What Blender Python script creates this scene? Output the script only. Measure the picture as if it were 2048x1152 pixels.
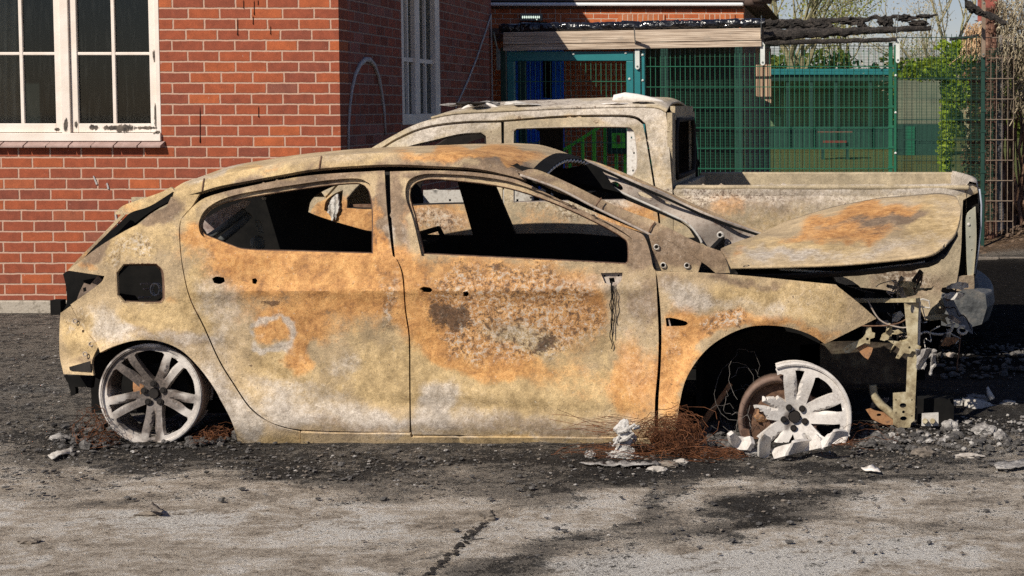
import bpy, bmesh, math, random
from mathutils import Vector, noise, geometry, Matrix
random.seed(7)
R = math.radians
for o in list(bpy.data.objects): bpy.data.objects.remove(o)
SC = bpy.context.scene
# ---------------------------------------------------------------- camera, sky, sun
F, CX, TH, HC, VH = 3340.0, 1700.0, R(3.2), 1.51, 213.0
CY = VH + F*math.tan(TH)
cam = bpy.data.objects.new('camera', bpy.data.cameras.new('camera')); SC.collection.objects.link(cam)
cam.location = (0, 0, HC); cam.rotation_euler = (R(90)-TH, 0, 0)
cam.data.sensor_width = 36; cam.data.lens = F/2048*36
cam.data.shift_x = (1024-CX)/2048; cam.data.shift_y = (CY-576)/2048
cam.data.clip_start = .1; cam.data.clip_end = 2000
SC.camera = cam
SUN = Vector((-.70, -1.0, 1.0)).normalized()          # towards the sun
w = bpy.data.worlds.new('World'); SC.world = w; w.use_nodes = True
nt = w.node_tree; nt.nodes.clear()
sky = nt.nodes.new('ShaderNodeTexSky'); sky.sky_type = 'NISHITA'; sky.sun_disc = False
sky.sun_elevation = math.asin(SUN.z); sky.sun_rotation = math.atan2(SUN.x, SUN.y)
sky.air_density = 1.0; sky.dust_density = .2; sky.ozone_density = 1.0
bg = nt.nodes.new('ShaderNodeBackground'); bg.inputs[1].default_value = .058
wo = nt.nodes.new('ShaderNodeOutputWorld')
tint = nt.nodes.new('ShaderNodeMix'); tint.data_type = 'RGBA'; tint.blend_type = 'MULTIPLY'; tint.inputs[0].default_value = 1; tint.inputs[7].default_value = (.97, .93, 1.13, 1)
nt.links.new(sky.outputs[0], tint.inputs[6]); nt.links.new(tint.outputs[2], bg.inputs[0]); nt.links.new(bg.outputs[0], wo.inputs[0])
sl = bpy.data.lights.new('sun', 'SUN'); sl.energy = 5.0; sl.angle = R(.5); sl.color = (1, .93, .82)
so = bpy.data.objects.new('sun', sl); SC.collection.objects.link(so)
so.rotation_euler = SUN.to_track_quat('Z', 'Y').to_euler(); so.location = (-8, -10, 14)
SC.view_settings.view_transform = 'Standard'; SC.view_settings.look = 'None'
SC.view_settings.exposure = .12; SC.view_settings.gamma = 1
try:
    SC.cycles.max_bounces = 6; SC.cycles.transparent_max_bounces = 16; SC.cycles.use_denoising = False
except Exception: pass

# ---------------------------------------------------------------- projection helpers
ct, st = math.cos(TH), math.sin(TH)
def P(u, v, Y):
    "world point at depth Y that a camera ray through photo pixel (u, v) meets"
    xr, yr = (u-CX)/F, (CY-v)/F
    t = Y/(ct+yr*st)
    return Vector((xr*t, Y, HC+t*(-st+yr*ct)))
def proj(p):
    d = (p[0], p[1], p[2]-HC)
    z = d[1]*ct-d[2]*st; y = d[1]*st+d[2]*ct
    if z <= .01: return (0, 9999)
    return (CX+F*d[0]/z, CY-F*y/z)
def GP(u, v, z=0.0):
    "point of the ground under pixel"
    xr, yr = (u-CX)/F, (CY-v)/F
    dz = -st+yr*ct; t = (z-HC)/dz
    return Vector((xr*t, t*(ct+yr*st), z))
def nz(p, s=1.0, o=3): return noise.fractal(Vector(p)*s, 1.0, 2.0, o)
def lerp(a, b, t): return a+(b-a)*t
def sst(a, b, x):
    t = min(1, max(0, (x-a)/(b-a))); return t*t*(3-2*t)

# ---------------------------------------------------------------- objects
def tag(o, label=None, cat=None, group=None, kind=None):
    if label: o['label'] = label
    if cat: o['category'] = cat
    if group: o['group'] = group
    if kind: o['kind'] = kind
    return o
def thing(name, label, cat, loc=(0, 0, 0), group=None):
    o = bpy.data.objects.new(name, None); SC.collection.objects.link(o)
    o.location = loc; o.empty_display_size = .1
    return tag(o, label, cat, group)
def root_loc(o):
    l = Vector((0, 0, 0))
    while o: l += o.location; o = o.parent
    return l
class MB:
    def __init__(s): s.v = []; s.f = []
    def add(s, vs, fs):
        n = len(s.v); s.v += [Vector(x) for x in vs]; s.f += [tuple(i+n for i in f) for f in fs]; return s
    def box(s, a, b, m=None):
        x0, y0, z0 = a; x1, y1, z1 = b
        vs = [(x0,y0,z0),(x1,y0,z0),(x1,y1,z0),(x0,y1,z0),(x0,y0,z1),(x1,y0,z1),(x1,y1,z1),(x0,y1,z1)]
        if m: vs = [m @ Vector(q) for q in vs]
        return s.add(vs, [(0,3,2,1),(4,5,6,7),(0,1,5,4),(1,2,6,5),(2,3,7,6),(3,0,4,7)])
    def bar(s, p, q, w, h):
        "rectangular bar from p to q"
        p, q = Vector(p), Vector(q); d = (q-p).normalized()
        a = d.cross(Vector((0, 0, 1)));
        if a.length < .1: a = d.cross(Vector((0, 1, 0)))
        a.normalize(); b = a.cross(d)
        vs = [c+a*i*w/2+b*j*h/2 for c in (p, q) for i, j in ((-1,-1),(1,-1),(1,1),(-1,1))]
        return s.add(vs, [(0,1,2,3),(7,6,5,4),(0,4,5,1),(1,5,6,2),(2,6,7,3),(3,7,4,0)])
    def tube(s, pts, r, n=6, cap=True):
        pts = [Vector(q) for q in pts]; k = len(pts); rr = r if isinstance(r, (list, tuple)) else [r]*k
        base = len(s.v); prev = None
        for i, q in enumerate(pts):
            d = (pts[min(i+1, k-1)]-pts[max(i-1, 0)])
            if d.length < 1e-9: d = Vector((0, 0, 1))
            d.normalize()
            a = prev - d*prev.dot(d) if prev else d.cross(Vector((.3, .2, 1)))
            if a.length < 1e-4: a = d.cross(Vector((1, 0, 0)))
            a.normalize(); prev = a; b = d.cross(a)
            for j in range(n):
                t = 2*math.pi*j/n; s.v.append(q+(a*math.cos(t)+b*math.sin(t))*rr[i])
        for i in range(k-1):
            for j in range(n):
                s.f.append((base+i*n+j, base+i*n+(j+1)%n, base+(i+1)*n+(j+1)%n, base+(i+1)*n+j))
        if cap and n > 2: s.f.append(tuple(base+j for j in reversed(range(n)))); s.f.append(tuple(base+(k-1)*n+j for j in range(n)))
        return s
    def grid(s, rows):
        "rows: list of equal-length point lists"
        b = len(s.v); m = len(rows[0])
        for r in rows: s.v += [Vector(q) for q in r]
        for i in range(len(rows)-1):
            for j in range(m-1):
                s.f.append((b+i*m+j, b+i*m+j+1, b+(i+1)*m+j+1, b+(i+1)*m+j))
        return s
    def lump(s, c, r, sub=2, amp=.35, fr=3.0, seed=0):
        bm = bmesh.new(); bmesh.ops.create_icosphere(bm, subdivisions=sub, radius=1)
        vs = []
        for q in bm.verts:
            n_ = q.co.normalized(); k = 1+amp*noise.fractal(n_*fr*.5+Vector((seed*3.7, seed*1.3, seed)), 1, 2, 4)
            vs.append((c[0]+n_.x*r[0]*k, c[1]+n_.y*r[1]*k, c[2]+n_.z*r[2]*k))
        s.add(vs, [tuple(x.index for x in f.verts) for f in bm.faces]); bm.free(); return s
def obj(name, mb, mat, parent=None, smooth=False, pat=None, bevel=0, fixn=False):
    me = bpy.data.meshes.new(name)
    o0 = root_loc(parent) if parent else Vector((0, 0, 0))
    me.from_pydata([tuple(q-o0) for q in mb.v], [], mb.f); me.update()
    if fixn:
        bm = bmesh.new(); bm.from_mesh(me); bmesh.ops.recalc_face_normals(bm, faces=bm.faces); bm.to_mesh(me); bm.free()
    if smooth: me.polygons.foreach_set('use_smooth', [True]*len(me.polygons))
    if pat is not None: setpat(me, [proj(q) for q in mb.v], pat)
    ms = mat if isinstance(mat, (list, tuple)) else [mat]
    for m in ms: me.materials.append(m)
    o = bpy.data.objects.new(name, me); SC.collection.objects.link(o)
    if parent: o.parent = parent
    if bevel:
        b = o.modifiers.new('bevel', 'BEVEL'); b.width = bevel; b.segments = 2; b.limit_method = 'ANGLE'
    return o
def structure(name, mb, mat, **k): return tag(obj(name, mb, mat, **k), kind='structure')

def crisp(o, a=32):
    e = o.modifiers.new('crisp', 'EDGE_SPLIT'); e.split_angle = R(a); return o
CH = 'OWDYMF'
def setpat(me, uvs, blobs):
    a1 = me.color_attributes.new('pat', 'FLOAT_COLOR', 'POINT'); a2 = me.color_attributes.new('pat2', 'FLOAT_COLOR', 'POINT')
    pre = [(u, v, 1/ru, 1/rv, math.cos(R(rot)), math.sin(R(rot)), CH.index(c), s) for u, v, ru, rv, rot, c, s in blobs]
    d1, d2 = [], []
    for (u, v) in uvs:
        w1 = noise.fractal(Vector((u*.018, v*.018, 3.1)), .9, 2, 4); w2 = noise.fractal(Vector((u*.018, v*.018, 8.7)), .9, 2, 4)
        u += 26*w1; v += 17*w2
        val = [0.0]*6
        for bu, bv, iu, iv, c, s, ch, stg in pre:
            dx, dy = u-bu, v-bv
            x = (dx*c+dy*s)*iu; y = (-dx*s+dy*c)*iv; d = x*x+y*y
            if d < 3.2: val[ch] += stg*math.exp(-d*d*.75)
        val = [min(1.3, q) for q in val]
        d1 += [val[0], val[1], val[2], 1]; d2 += [val[3], val[4], val[5], 1]
    a1.data.foreach_set('color', d1); a2.data.foreach_set('color', d2)

# ---------------------------------------------------------------- outline panels
def smooth_poly(pts, sub=4, corner=50):
    n = len(pts); out = []
    def ang(i):
        a, b, c = pts[i-1], pts[i], pts[(i+1) % n]
        t1 = math.atan2(b[1]-a[1], b[0]-a[0]); t2 = math.atan2(c[1]-b[1], c[0]-b[0])
        return abs(math.degrees((t2-t1+math.pi) % (2*math.pi)-math.pi))
    cr = [ang(i) > corner for i in range(n)]
    for i in range(n):
        p1, p2 = Vector(pts[i]), Vector(pts[(i+1) % n]); p0, p3 = Vector(pts[i-1]), Vector(pts[(i+2) % n])
        L = (p2-p1).length
        m1 = (p2-p1) if cr[i] else (p2-p0)/2
        m2 = (p2-p1) if cr[(i+1) % n] else (p3-p1)/2
        if m1.length > 1.5*L: m1 = m1*(1.5*L/m1.length)
        if m2.length > 1.5*L: m2 = m2*(1.5*L/m2.length)
        for k in range(sub):
            t = k/sub; t2, t3 = t*t, t*t*t
            out.append(p1*(2*t3-3*t2+1)+m1*(t3-2*t2+t)+p2*(-2*t3+3*t2)+m2*(t3-t2))
    return [(q.x, q.y) for q in out]
def resample(pts, step):
    out = []; n = len(pts)
    for i in range(n):
        a, b = pts[i], pts[(i+1) % n]; L = math.hypot(b[0]-a[0], b[1]-a[1])
        if L < 1e-6: continue
        k = max(1, int(round(L/step)))
        for j in range(k): out.append((a[0]+(b[0]-a[0])*j/k, a[1]+(b[1]-a[1])*j/k))
    return out
def inpoly(x, y, P_):
    c = False; n = len(P_); j = n-1
    for i in range(n):
        xi, yi = P_[i]; xj, yj = P_[j]
        if (yi > y) != (yj > y) and x < (xj-xi)*(y-yi)/(yj-yi)+xi: c = not c
        j = i
    return c
def cdt(outer, holes, step):
    loops = [outer]+list(holes)
    vs, es = [], []
    for L in loops:
        b = len(vs); vs += [Vector(q) for q in L]; es += [(b+i, b+(i+1) % len(L)) for i in range(len(L))]
    bv = list(vs)
    x0 = min(q[0] for q in outer); x1 = max(q[0] for q in outer); y0 = min(q[1] for q in outer); y1 = max(q[1] for q in outer)
    rg = random.Random(3); y = y0+step*.5; row = 0; cell = {}
    for q in bv: cell.setdefault((int(q[0]//step), int(q[1]//step)), []).append(q)
    while y < y1:
        x = x0+(step*.5 if row % 2 else 0)
        while x < x1:
            px, py = x+rg.uniform(-.12, .12)*step, y+rg.uniform(-.12, .12)*step
            cx, cy = int(px//step), int(py//step); ok = True
            for i in (-1, 0, 1):
                for j in (-1, 0, 1):
                    for q in cell.get((cx+i, cy+j), ()):
                        if (q[0]-px)**2+(q[1]-py)**2 < (.55*step)**2: ok = False; break
            if ok and inpoly(px, py, outer) and not any(inpoly(px, py, h) for h in holes): vs.append(Vector((px, py)))
            x += step
        y += step*.87; row += 1
    ov, oe, of, *_ = geometry.delaunay_2d_cdt(vs, es, [], 0, 1e-5)
    fs = []
    for f in of:
        cx = sum(ov[i][0] for i in f)/3; cy = sum(ov[i][1] for i in f)/3
        if inpoly(cx, cy, outer) and not any(inpoly(cx, cy, h) for h in holes):
            a, b, c = (ov[i] for i in f[:3])
            if (b[0]-a[0])*(c[1]-a[1])-(b[1]-a[1])*(c[0]-a[0]) > 0: f = tuple(reversed(f))
            fs.append(tuple(f))
    return [(q[0], q[1]) for q in ov], fs
def panel(name, outer, holes, Y, mat, parent, step=9, thick=.012, pat=None, sm=True, corner=50, jag=0, smooth=True, flat=None):
    "sheet whose outline is given in photo pixels; Y(u, v) is its real depth"
    Yf = Y if callable(Y) else (lambda u, v: Y)
    if sm: outer = smooth_poly(outer, 4, corner); holes = [smooth_poly(h, 4, corner) for h in holes]
    outer = resample(outer, step); holes = [resample(h, step*.7) for h in holes]
    if jag:
        outer = [(u+jag*noise.noise((u*.15, v*.15, 1)), v+jag*noise.noise((u*.15, v*.15, 7))) for u, v in outer]
    vs, fs = cdt(outer, holes, step)
    used = sorted({i for f in fs for i in f}); mp = {i: k for k, i in enumerate(used)}
    mb = MB(); uv = [vs[i] for i in used]
    mb.v = [P(u, v, Yf(u, v)) for u, v in uv]; mb.f = [tuple(mp[i] for i in f) for f in fs]
    o = obj(name, mb, mat, parent, smooth=smooth)
    if pat is not None: setpat(o.data, uv, pat)
    m = o.modifiers.new('thickness', 'SOLIDIFY'); m.thickness = thick; m.offset = -1
    m.use_even_offset = False
    crisp(o)
    return o
def rim(name, loop, Y, mat, parent, depth=.03, inset=3, out=0, step=6, pat=None, sm=True, corner=50):
    "flange running from a hole's edge inwards and back"
    Yf = Y if callable(Y) else (lambda u, v: Y)
    L = smooth_poly(loop, 4, corner) if sm else loop
    L = resample(L, step); cu = sum(q[0] for q in L)/len(L); cv = sum(q[1] for q in L)/len(L); n = len(L)
    area = sum(L[i][0]*L[(i+1) % n][1]-L[(i+1) % n][0]*L[i][1] for i in range(n))
    sg = 1 if area > 0 else -1; ins = []
    for i in range(n):
        a, b = L[i-1], L[(i+1) % n]; dx, dy = b[0]-a[0], b[1]-a[1]; l = math.hypot(dx, dy) or 1
        ins.append((-dy/l*sg, dx/l*sg))
    rows = []
    for k, (dd, ii) in enumerate(((0, 0), (depth*.5, inset*.15), (depth, inset))):
        rows.append([P(L[i][0]+ins[i][0]*ii, L[i][1]+ins[i][1]*ii, Yf(*L[i])+dd) for i in list(range(n))+[0]])
    mb = MB().grid(rows)
    o = obj(name, mb, mat, parent, smooth=True)
    if pat is not None: setpat(o.data, [proj(q) for q in mb.v], pat)
    m = o.modifiers.new('thickness', 'SOLIDIFY'); m.thickness = .003; m.offset = 0
    return o

# ---------------------------------------------------------------- shaders
class NT:
    def __init__(s, name):
        s.m = bpy.data.materials.new(name); s.m.use_nodes = True; s.t = s.m.node_tree; s.t.nodes.clear()
        s.out = s.t.nodes.new('ShaderNodeOutputMaterial'); s.geo = s.tc = None
    def n(s, k): return s.t.nodes.new('ShaderNode'+k)
    def put(s, sock, v):
        if v is None: return
        if isinstance(v, bpy.types.NodeSocket): s.t.links.new(v, sock)
        elif isinstance(v, (tuple, list)):
            sock.default_value = tuple(v)+((1,) if len(v) == 3 and len(sock.default_value) == 4 else ())
        else:
            try: sock.default_value = v
            except TypeError: sock.default_value = (v,)*len(sock.default_value)
    def obj(s):
        if not s.tc: s.tc = s.n('TexCoord')
        return s.tc.outputs['Object']
    def pos(s):
        if not s.geo: s.geo = s.n('NewGeometry')
        return s.geo.outputs['Position']
    def math(s, op, a, b=None, c=None, clamp=False):
        q = s.n('Math'); q.operation = op; q.use_clamp = clamp
        for i, x in enumerate((a, b, c)): s.put(q.inputs[i], x)
        return q.outputs[0]
    def mul(s, a, b): return s.math('MULTIPLY', a, b)
    def add(s, a, b): return s.math('ADD', a, b)
    def step(s, x, lo, hi):
        q = s.n('MapRange'); q.interpolation_type = 'SMOOTHSTEP'
        s.put(q.inputs[0], x); s.put(q.inputs[1], lo); s.put(q.inputs[2], hi); return q.outputs[0]
    def mix(s, f, a, b, mode='MIX'):
        q = s.n('Mix'); q.data_type = 'RGBA'; q.blend_type = mode
        s.put(q.inputs[0], f); s.put(q.inputs[6], a); s.put(q.inputs[7], b); return q.outputs[2]
    def noise(s, vec, sc, det=5, rough=.55, dist=0, col=False):
        q = s.n('TexNoise'); s.put(q.inputs['Vector'], vec)
        q.inputs['Scale'].default_value = sc; q.inputs['Detail'].default_value = det
        q.inputs['Roughness'].default_value = rough; q.inputs['Distortion'].default_value = dist
        return q.outputs[1 if col else 0]
    def vor(s, vec, sc, feat='F1', rnd=1, out=0):
        q = s.n('TexVoronoi'); q.feature = feat; s.put(q.inputs['Vector'], vec); q.inputs['Scale'].default_value = sc
        q.inputs['Randomness'].default_value = rnd; return q.outputs[out]
    def xyz(s, v):
        q = s.n('SeparateXYZ'); s.put(q.inputs[0], v); return q.outputs
    def comb(s, x, y, z):
        q = s.n('CombineXYZ'); s.put(q.inputs[0], x); s.put(q.inputs[1], y); s.put(q.inputs[2], z); return q.outputs[0]
    def vmul(s, v, k):
        q = s.n('VectorMath'); q.operation = 'MULTIPLY'; s.put(q.inputs[0], v); q.inputs[1].default_value = k; return q.outputs[0]
    def vadd(s, a, b):
        q = s.n('VectorMath'); q.operation = 'ADD'; s.put(q.inputs[0], a); s.put(q.inputs[1], b); return q.outputs[0]
    def ramp(s, f, stops):
        q = s.n('ValToRGB'); e = q.color_ramp.elements
        while len(e) > 1: e.remove(e[-1])
        for i, (p, c) in enumerate(stops):
            x = e[0] if i == 0 else e.new(p)
            x.position = p; x.color = tuple(c)+(1,) if len(c) == 3 else c
        s.put(q.inputs[0], f); return q.outputs[0]
    def attr(s, name):
        q = s.n('Attribute'); q.attribute_name = name; r = s.n('SeparateColor'); s.put(r.inputs[0], q.outputs['Color']); return r.outputs
    def bump(s, h, st=.5, d=.01, n=None):
        q = s.n('Bump'); s.put(q.inputs['Height'], h); q.inputs['Strength'].default_value = st; q.inputs['Distance'].default_value = d
        if n: s.put(q.inputs['Normal'], n)
        return q.outputs[0]
    def bsdf(s, col, rough=.8, metal=0, normal=None, spec=.3, **k):
        q = s.n('BsdfPrincipled'); s.put(q.inputs['Base Color'], col); s.put(q.inputs['Roughness'], rough)
        s.put(q.inputs['Metallic'], metal); s.put(q.inputs['Specular IOR Level'], spec)
        if normal: s.put(q.inputs['Normal'], normal)
        for a, b in k.items(): s.put(q.inputs[a.replace('_', ' ')], b)
        s.t.links.new(q.outputs[0], s.out.inputs[0]); return s.m

def simple(name, c1, c2=None, sc=20, rough=.7, metal=0, bump=.2, spec=.3, dist=.003, c3=None, det=5):
    t = NT(name); v = t.pos(); n1 = t.add(t.mul(t.noise(v, sc, det+2, .72), .6), t.mul(t.noise(v, sc*.22, det, .65, .4), .4))
    c = t.ramp(n1, [(.40, c1), (.60, c2 or c1)]) if not c3 else t.ramp(n1, [(.38, c1), (.5, c2), (.61, c3)])
    return t.bsdf(c, rough, metal, t.bump(t.noise(v, sc*3, 4, .6), bump, dist), spec)

def patina(name, base=((.55, .42, .255), (.40, .305, .185)), gain=1.0):
    t = NT(name); v = t.obj(); a = t.attr('pat'); b = t.attr('pat2')
    big = t.noise(v, 2.2, 6, .62, .4); med = t.noise(v, 9, 7, .68, .3); fin = t.noise(v, 55, 6, .7); gr = t.noise(v, 240, 3, .7)
    big2 = t.noise(t.vadd(v, (7.3, 2.1, 4.4)), 3.1, 6, .65, .5); med2 = t.noise(t.vadd(v, (3.3, 9.1, 1.4)), 14, 7, .7, .6)
    def mask(at, nl, amp, lo, hi): return t.step(t.add(at, t.mul(t.add(nl, -.5), amp)), lo, hi)
    mixn = t.add(t.mul(med, .6), t.mul(fin, .4)); mixn2 = t.add(t.mul(med2, .6), t.mul(fin, .4))
    mixn3 = t.add(t.mul(big, .35), t.add(t.mul(med, .35), t.mul(fin, .3)))
    fin2 = t.noise(t.vadd(v, (2.3, 6.1, 8.4)), 38, 6, .75, .2); sc_ = t.add(t.mul(fin, .5), t.mul(fin2, .5))
    c = t.ramp(t.add(t.mul(big, .5), t.add(t.mul(med, .3), t.mul(fin2, .2))), [(.38, base[1]), (.58, base[0])])
    c = t.mix(t.mul(mask(b[0], t.add(t.mul(big2, .6), t.mul(med2, .4)), 2.6, .2, 1.1), .75), c, t.ramp(t.add(t.mul(med2, .5), t.mul(fin2, .5)), [(.36, (.43, .30, .13)), (.6, (.66, .49, .25))]))
    c = t.mix(t.mul(mask(b[1], mixn2, 2.0, .15, 1.0), .85), c, t.ramp(t.add(t.mul(med, .5), t.mul(fin2, .5)), [(.32, (.10, .065, .045)), (.5, (.21, .145, .10)), (.68, (.32, .235, .17))]))
    ro_ = t.add(t.mul(big, .28), t.add(t.mul(med, .32), t.mul(fin2, .40)))
    c = t.mix(t.mul(mask(a[0], ro_, 2.7, .22, .95), .82), c, t.ramp(t.add(t.mul(med2, .5), t.mul(fin2, .5)), [(.34, (.29, .12, .040)), (.46, (.55, .25, .07)), (.62, (.70, .385, .135))]))
    c = t.mix(t.mul(mask(a[1], t.add(t.mul(big, .4), t.mul(sc_, .6)), 2.2, .12, 1.05), .85), c, t.ramp(fin2, [(.36, (.40, .35, .295)), (.62, (.62, .565, .50))]))
    # flaking scale: mottled pale and dark crumbs over the rust
    f1 = mask(b[2], mixn, 2.6, .15, 1.0)
    cell = t.noise(t.vadd(v, (1.3, 4.1, 2.4)), 44, 6, .80, .3)
    c = t.mix(t.mul(t.mul(f1, t.step(cell, .515, .575)), .85), c, (.60, .53, .44))
    c = t.mix(t.mul(t.mul(f1, t.step(cell, .485, .42)), .88), c, (.11, .07, .05))
    dk = mask(a[2], t.add(t.mul(med, .3), t.mul(sc_, .7)), 4.8, .42, .78)
    c = t.mix(t.mul(dk, .88), c, t.ramp(fin, [(.38, (.04, .028, .022)), (.62, (.15, .085, .05))]))
    c = t.mix(t.mul(t.step(t.add(t.mul(sc_, .7), t.mul(med2, .3)), .565, .63), .55), c, (.17, .11, .07))
    c = t.mix(1, c, t.ramp(t.add(t.mul(big, .5), t.mul(med2, .5)), [(.38, (.70, .685, .67)), (.58, (1.10, 1.09, 1.07))]), 'MULTIPLY')
    c = t.mix(1, c, t.ramp(t.add(t.mul(fin2, .6), t.mul(fin, .4)), [(.36, (.84, .83, .82)), (.5, (.99, .98, .97)), (.64, (1.10, 1.09, 1.08))]), 'MULTIPLY')
    sp = t.step(t.noise(v, 95, 2, .5), .66, .73)                     # pin-prick pits
    c = t.mix(t.mul(sp, .55), c, (.10, .065, .045))
    sp2 = t.step(t.noise(t.vadd(v, (5, 5, 5)), 70, 3, .6), .64, .74)
    c = t.mix(t.mul(sp2, .35), c, (.66, .60, .50))
    c = t.mix(1, c, t.ramp(gr, [(.32, (.66, .66, .66)), (.68, (1.26, 1.25, 1.24))]), 'MULTIPLY')
    if gain != 1: c = t.mix(1, c, (gain, gain, gain), 'MULTIPLY')
    h = t.add(t.mul(gr, .25), t.add(t.mul(fin, .7), t.add(t.mul(med, 1.2), t.add(t.mul(dk, .5), t.mul(t.mul(cell, f1), .7)))))
    return t.bsdf(c, t.ramp(med2, [(.3, (.62,)*3), (.7, (.9,)*3)]), 0, t.bump(h, .6, .007), .28)

def bricks(name, ax, h=.0775, wd=.229, z0=0, x0=0, cols=None, mort=(.56, .36, .265), soot=0):
    t = NT(name); p = t.obj(); X = t.xyz(p); u = X[ax]; z = X[2]
    wob = t.noise(p, 9, 3, .6); wob2 = t.noise(t.vadd(p, (9, 9, 9)), 9, 3, .6)
    u = t.add(t.add(u, -x0), t.mul(t.add(wob, -.5), .010)); z = t.add(t.add(z, -z0), t.mul(t.add(wob2, -.5), .010))
    row = t.math('FLOOR', t.math('DIVIDE', z, h))
    wn = t.n('TexWhiteNoise'); wn.noise_dimensions = '1D'; t.put(wn.inputs['W'], row)
    u2 = t.add(u, t.add(t.mul(t.math('MODULO', t.math('ABSOLUTE', row), 2.0), wd/2), t.mul(wn.outputs[0], .03)))
    cu = t.math('DIVIDE', u2, wd); col = t.math('FLOOR', cu)
    fu = t.mul(t.math('SUBTRACT', cu, col), wd); fz = t.math('SUBTRACT', z, t.mul(row, h))
    du = t.math('MINIMUM', fu, t.math('SUBTRACT', wd, fu)); dz = t.math('MINIMUM', fz, t.math('SUBTRACT', h, fz))
    # rounded corners
    d = t.math('SMOOTH_MIN', du, dz, .006)
    d = t.add(d, t.mul(t.add(t.noise(p, 60, 4, .65), -.5), .006))
    m = t.step(d, .0045, .0072)
    wn2 = t.n('TexWhiteNoise'); wn2.noise_dimensions = '2D'; t.put(wn2.inputs['Vector'], t.comb(col, row, 0.0))
    rv = wn2.outputs[0]
    cols = cols or [(0, (.245, .070, .042)), (.3, (.30, .078, .040)), (.6, (.34, .086, .040)), (.82, (.38, .098, .040)), (.93, (.46, .122, .044)), (1, (.25, .088, .058))]
    c = t.ramp(rv, cols)
    n1 = t.noise(p, 14, 5, .65); n2 = t.noise(p, 110, 4, .7)
    c = t.mix(1, c, t.ramp(n1, [(.3, (.70, .70, .72)), (.68, (1.10, 1.08, 1.05))]), 'MULTIPLY')
    c = t.mix(1, c, t.ramp(n2, [(.3, (.74, .74, .74)), (.7, (1.14, 1.14, 1.14))]), 'MULTIPLY')
    mc = t.mix(t.noise(p, 30, 4, .6), mort, tuple(q*.72 for q in mort))
    c = t.mix(m, mc, c)
    fl = t.step(t.noise(p, 38, 3, .6), .68, .74); c = t.mix(t.mul(fl, .45), c, (.60, .50, .44))
    st_ = t.step(t.noise(t.vmul(p, (9, 9, 2.2)), 2.2, 5, .6), .66, .80); c = t.mix(t.mul(st_, .45), c, (.10, .06, .05))
    if soot: c = t.mix(soot, c, (.05, .035, .03))
    hh = t.add(t.mul(m, 1.0), t.add(t.mul(n1, .25), t.mul(n2, .18)))
    return t.bsdf(c, .86, 0, t.bump(hh, .8, .009), .25)
# ================================================================ materials
M_CAR = patina('burnt_metal')
M_PICK = patina('burnt_metal_pale', base=((.52, .43, .29), (.35, .29, .195)))
def rim_mat():
    t = NT('ashy_rim'); v = t.obj(); a = t.attr('pat'); n1 = t.noise(v, 14, 6, .7, .3); n2 = t.noise(v, 90, 5, .75)
    c = t.ramp(t.add(t.mul(n1, .5), t.mul(n2, .5)), [(.36, (.40, .355, .315)), (.5, (.60, .555, .505)), (.64, (.72, .675, .62))])
    d = t.step(t.add(a[2], t.mul(t.add(t.add(t.mul(n1, .6), t.mul(n2, .4)), -.5), 2.4)), .12, 1.0)
    c = t.mix(t.mul(d, .93), c, t.ramp(n2, [(.35, (.035, .028, .024)), (.65, (.15, .115, .095))]))
    o = t.step(t.add(a[0], t.mul(t.add(n1, -.5), 2.0)), .3, 1.0); c = t.mix(t.mul(o, .6), c, (.33, .24, .18))
    return t.bsdf(c, .55, 0, t.bump(t.add(n2, n1), .35, .004), .4)
M_RIM = rim_mat()
M_DARK = simple('sooty_metal', (.012, .010, .009), (.03, .024, .02), sc=14, rough=.85)
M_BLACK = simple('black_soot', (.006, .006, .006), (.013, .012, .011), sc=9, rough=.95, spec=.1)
M_RUSTD = simple('dark_rust', (.055, .032, .022), (.14, .075, .045), sc=30, rough=.85, c3=(.22, .14, .09))
M_RUST = simple('rust_orange', (.23, .10, .045), (.36, .19, .09), sc=40, rough=.85, c3=(.12, .07, .05))
M_MAUVE = simple('scaled_steel', (.26, .205, .165), (.40, .34, .285), sc=26, rough=.7, c3=(.19, .13, .10))
M_ASHM = simple('ashy_aluminium', (.60, .555, .50), (.72, .67, .61), sc=22, rough=.55, bump=.25, c3=(.46, .41, .37))
M_OLIVE = simple('scorched_zinc', (.11, .075, .04), (.33, .27, .16), sc=26, rough=.75, c3=(.50, .44, .30), det=8)
M_STEELW = simple('whitened_steel', (.40, .37, .33), (.55, .52, .47), sc=30, rough=.6, c3=(.28, .24, .2))
M_ASH = simple('ash_slag', (.10, .09, .085), (.28, .26, .24), sc=35, rough=.9, bump=.9, dist=.01, c3=(.52, .49, .45))
M_STONE = simple('sooty_stone', (.10, .085, .07), (.24, .20, .16), sc=40, rough=.9, bump=.7, dist=.006)
M_PALEST = simple('pale_stone', (.34, .30, .26), (.50, .46, .41), sc=40, rough=.9, bump=.6, dist=.006)
M_CHARW = simple('charred_wood', (.012, .011, .010), (.045, .038, .033), sc=60, rough=.75, bump=1, dist=.02, c3=(.11, .09, .075))
M_WIRE = simple('tyre_wire_rust', (.055, .022, .011), (.20, .075, .028), sc=60, rough=.8, bump=0)
M_SCREEN = simple('screen_wire', (.012, .055, .034), (.02, .075, .045), sc=12, rough=.5)
M_WIREG = simple('tyre_wire_grey', (.10, .09, .08), (.2, .18, .16), sc=60, rough=.8, bump=0)
M_GREEN = simple('green_fence_paint', (.011, .10, .052), (.016, .135, .07), sc=12, rough=.4, spec=.5, bump=.05)
M_GREEND = simple('dark_green_paint', (.012, .040, .030), (.018, .055, .040), sc=12, rough=.5)
M_TEAL = simple('teal_paint', (.015, .155, .165), (.02, .19, .20), sc=6, rough=.38, spec=.5, bump=.06)
M_BROWNW = simple('scorched_fence_wire', (.17, .12, .085), (.27, .21, .155), sc=30, rough=.8)
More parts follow.
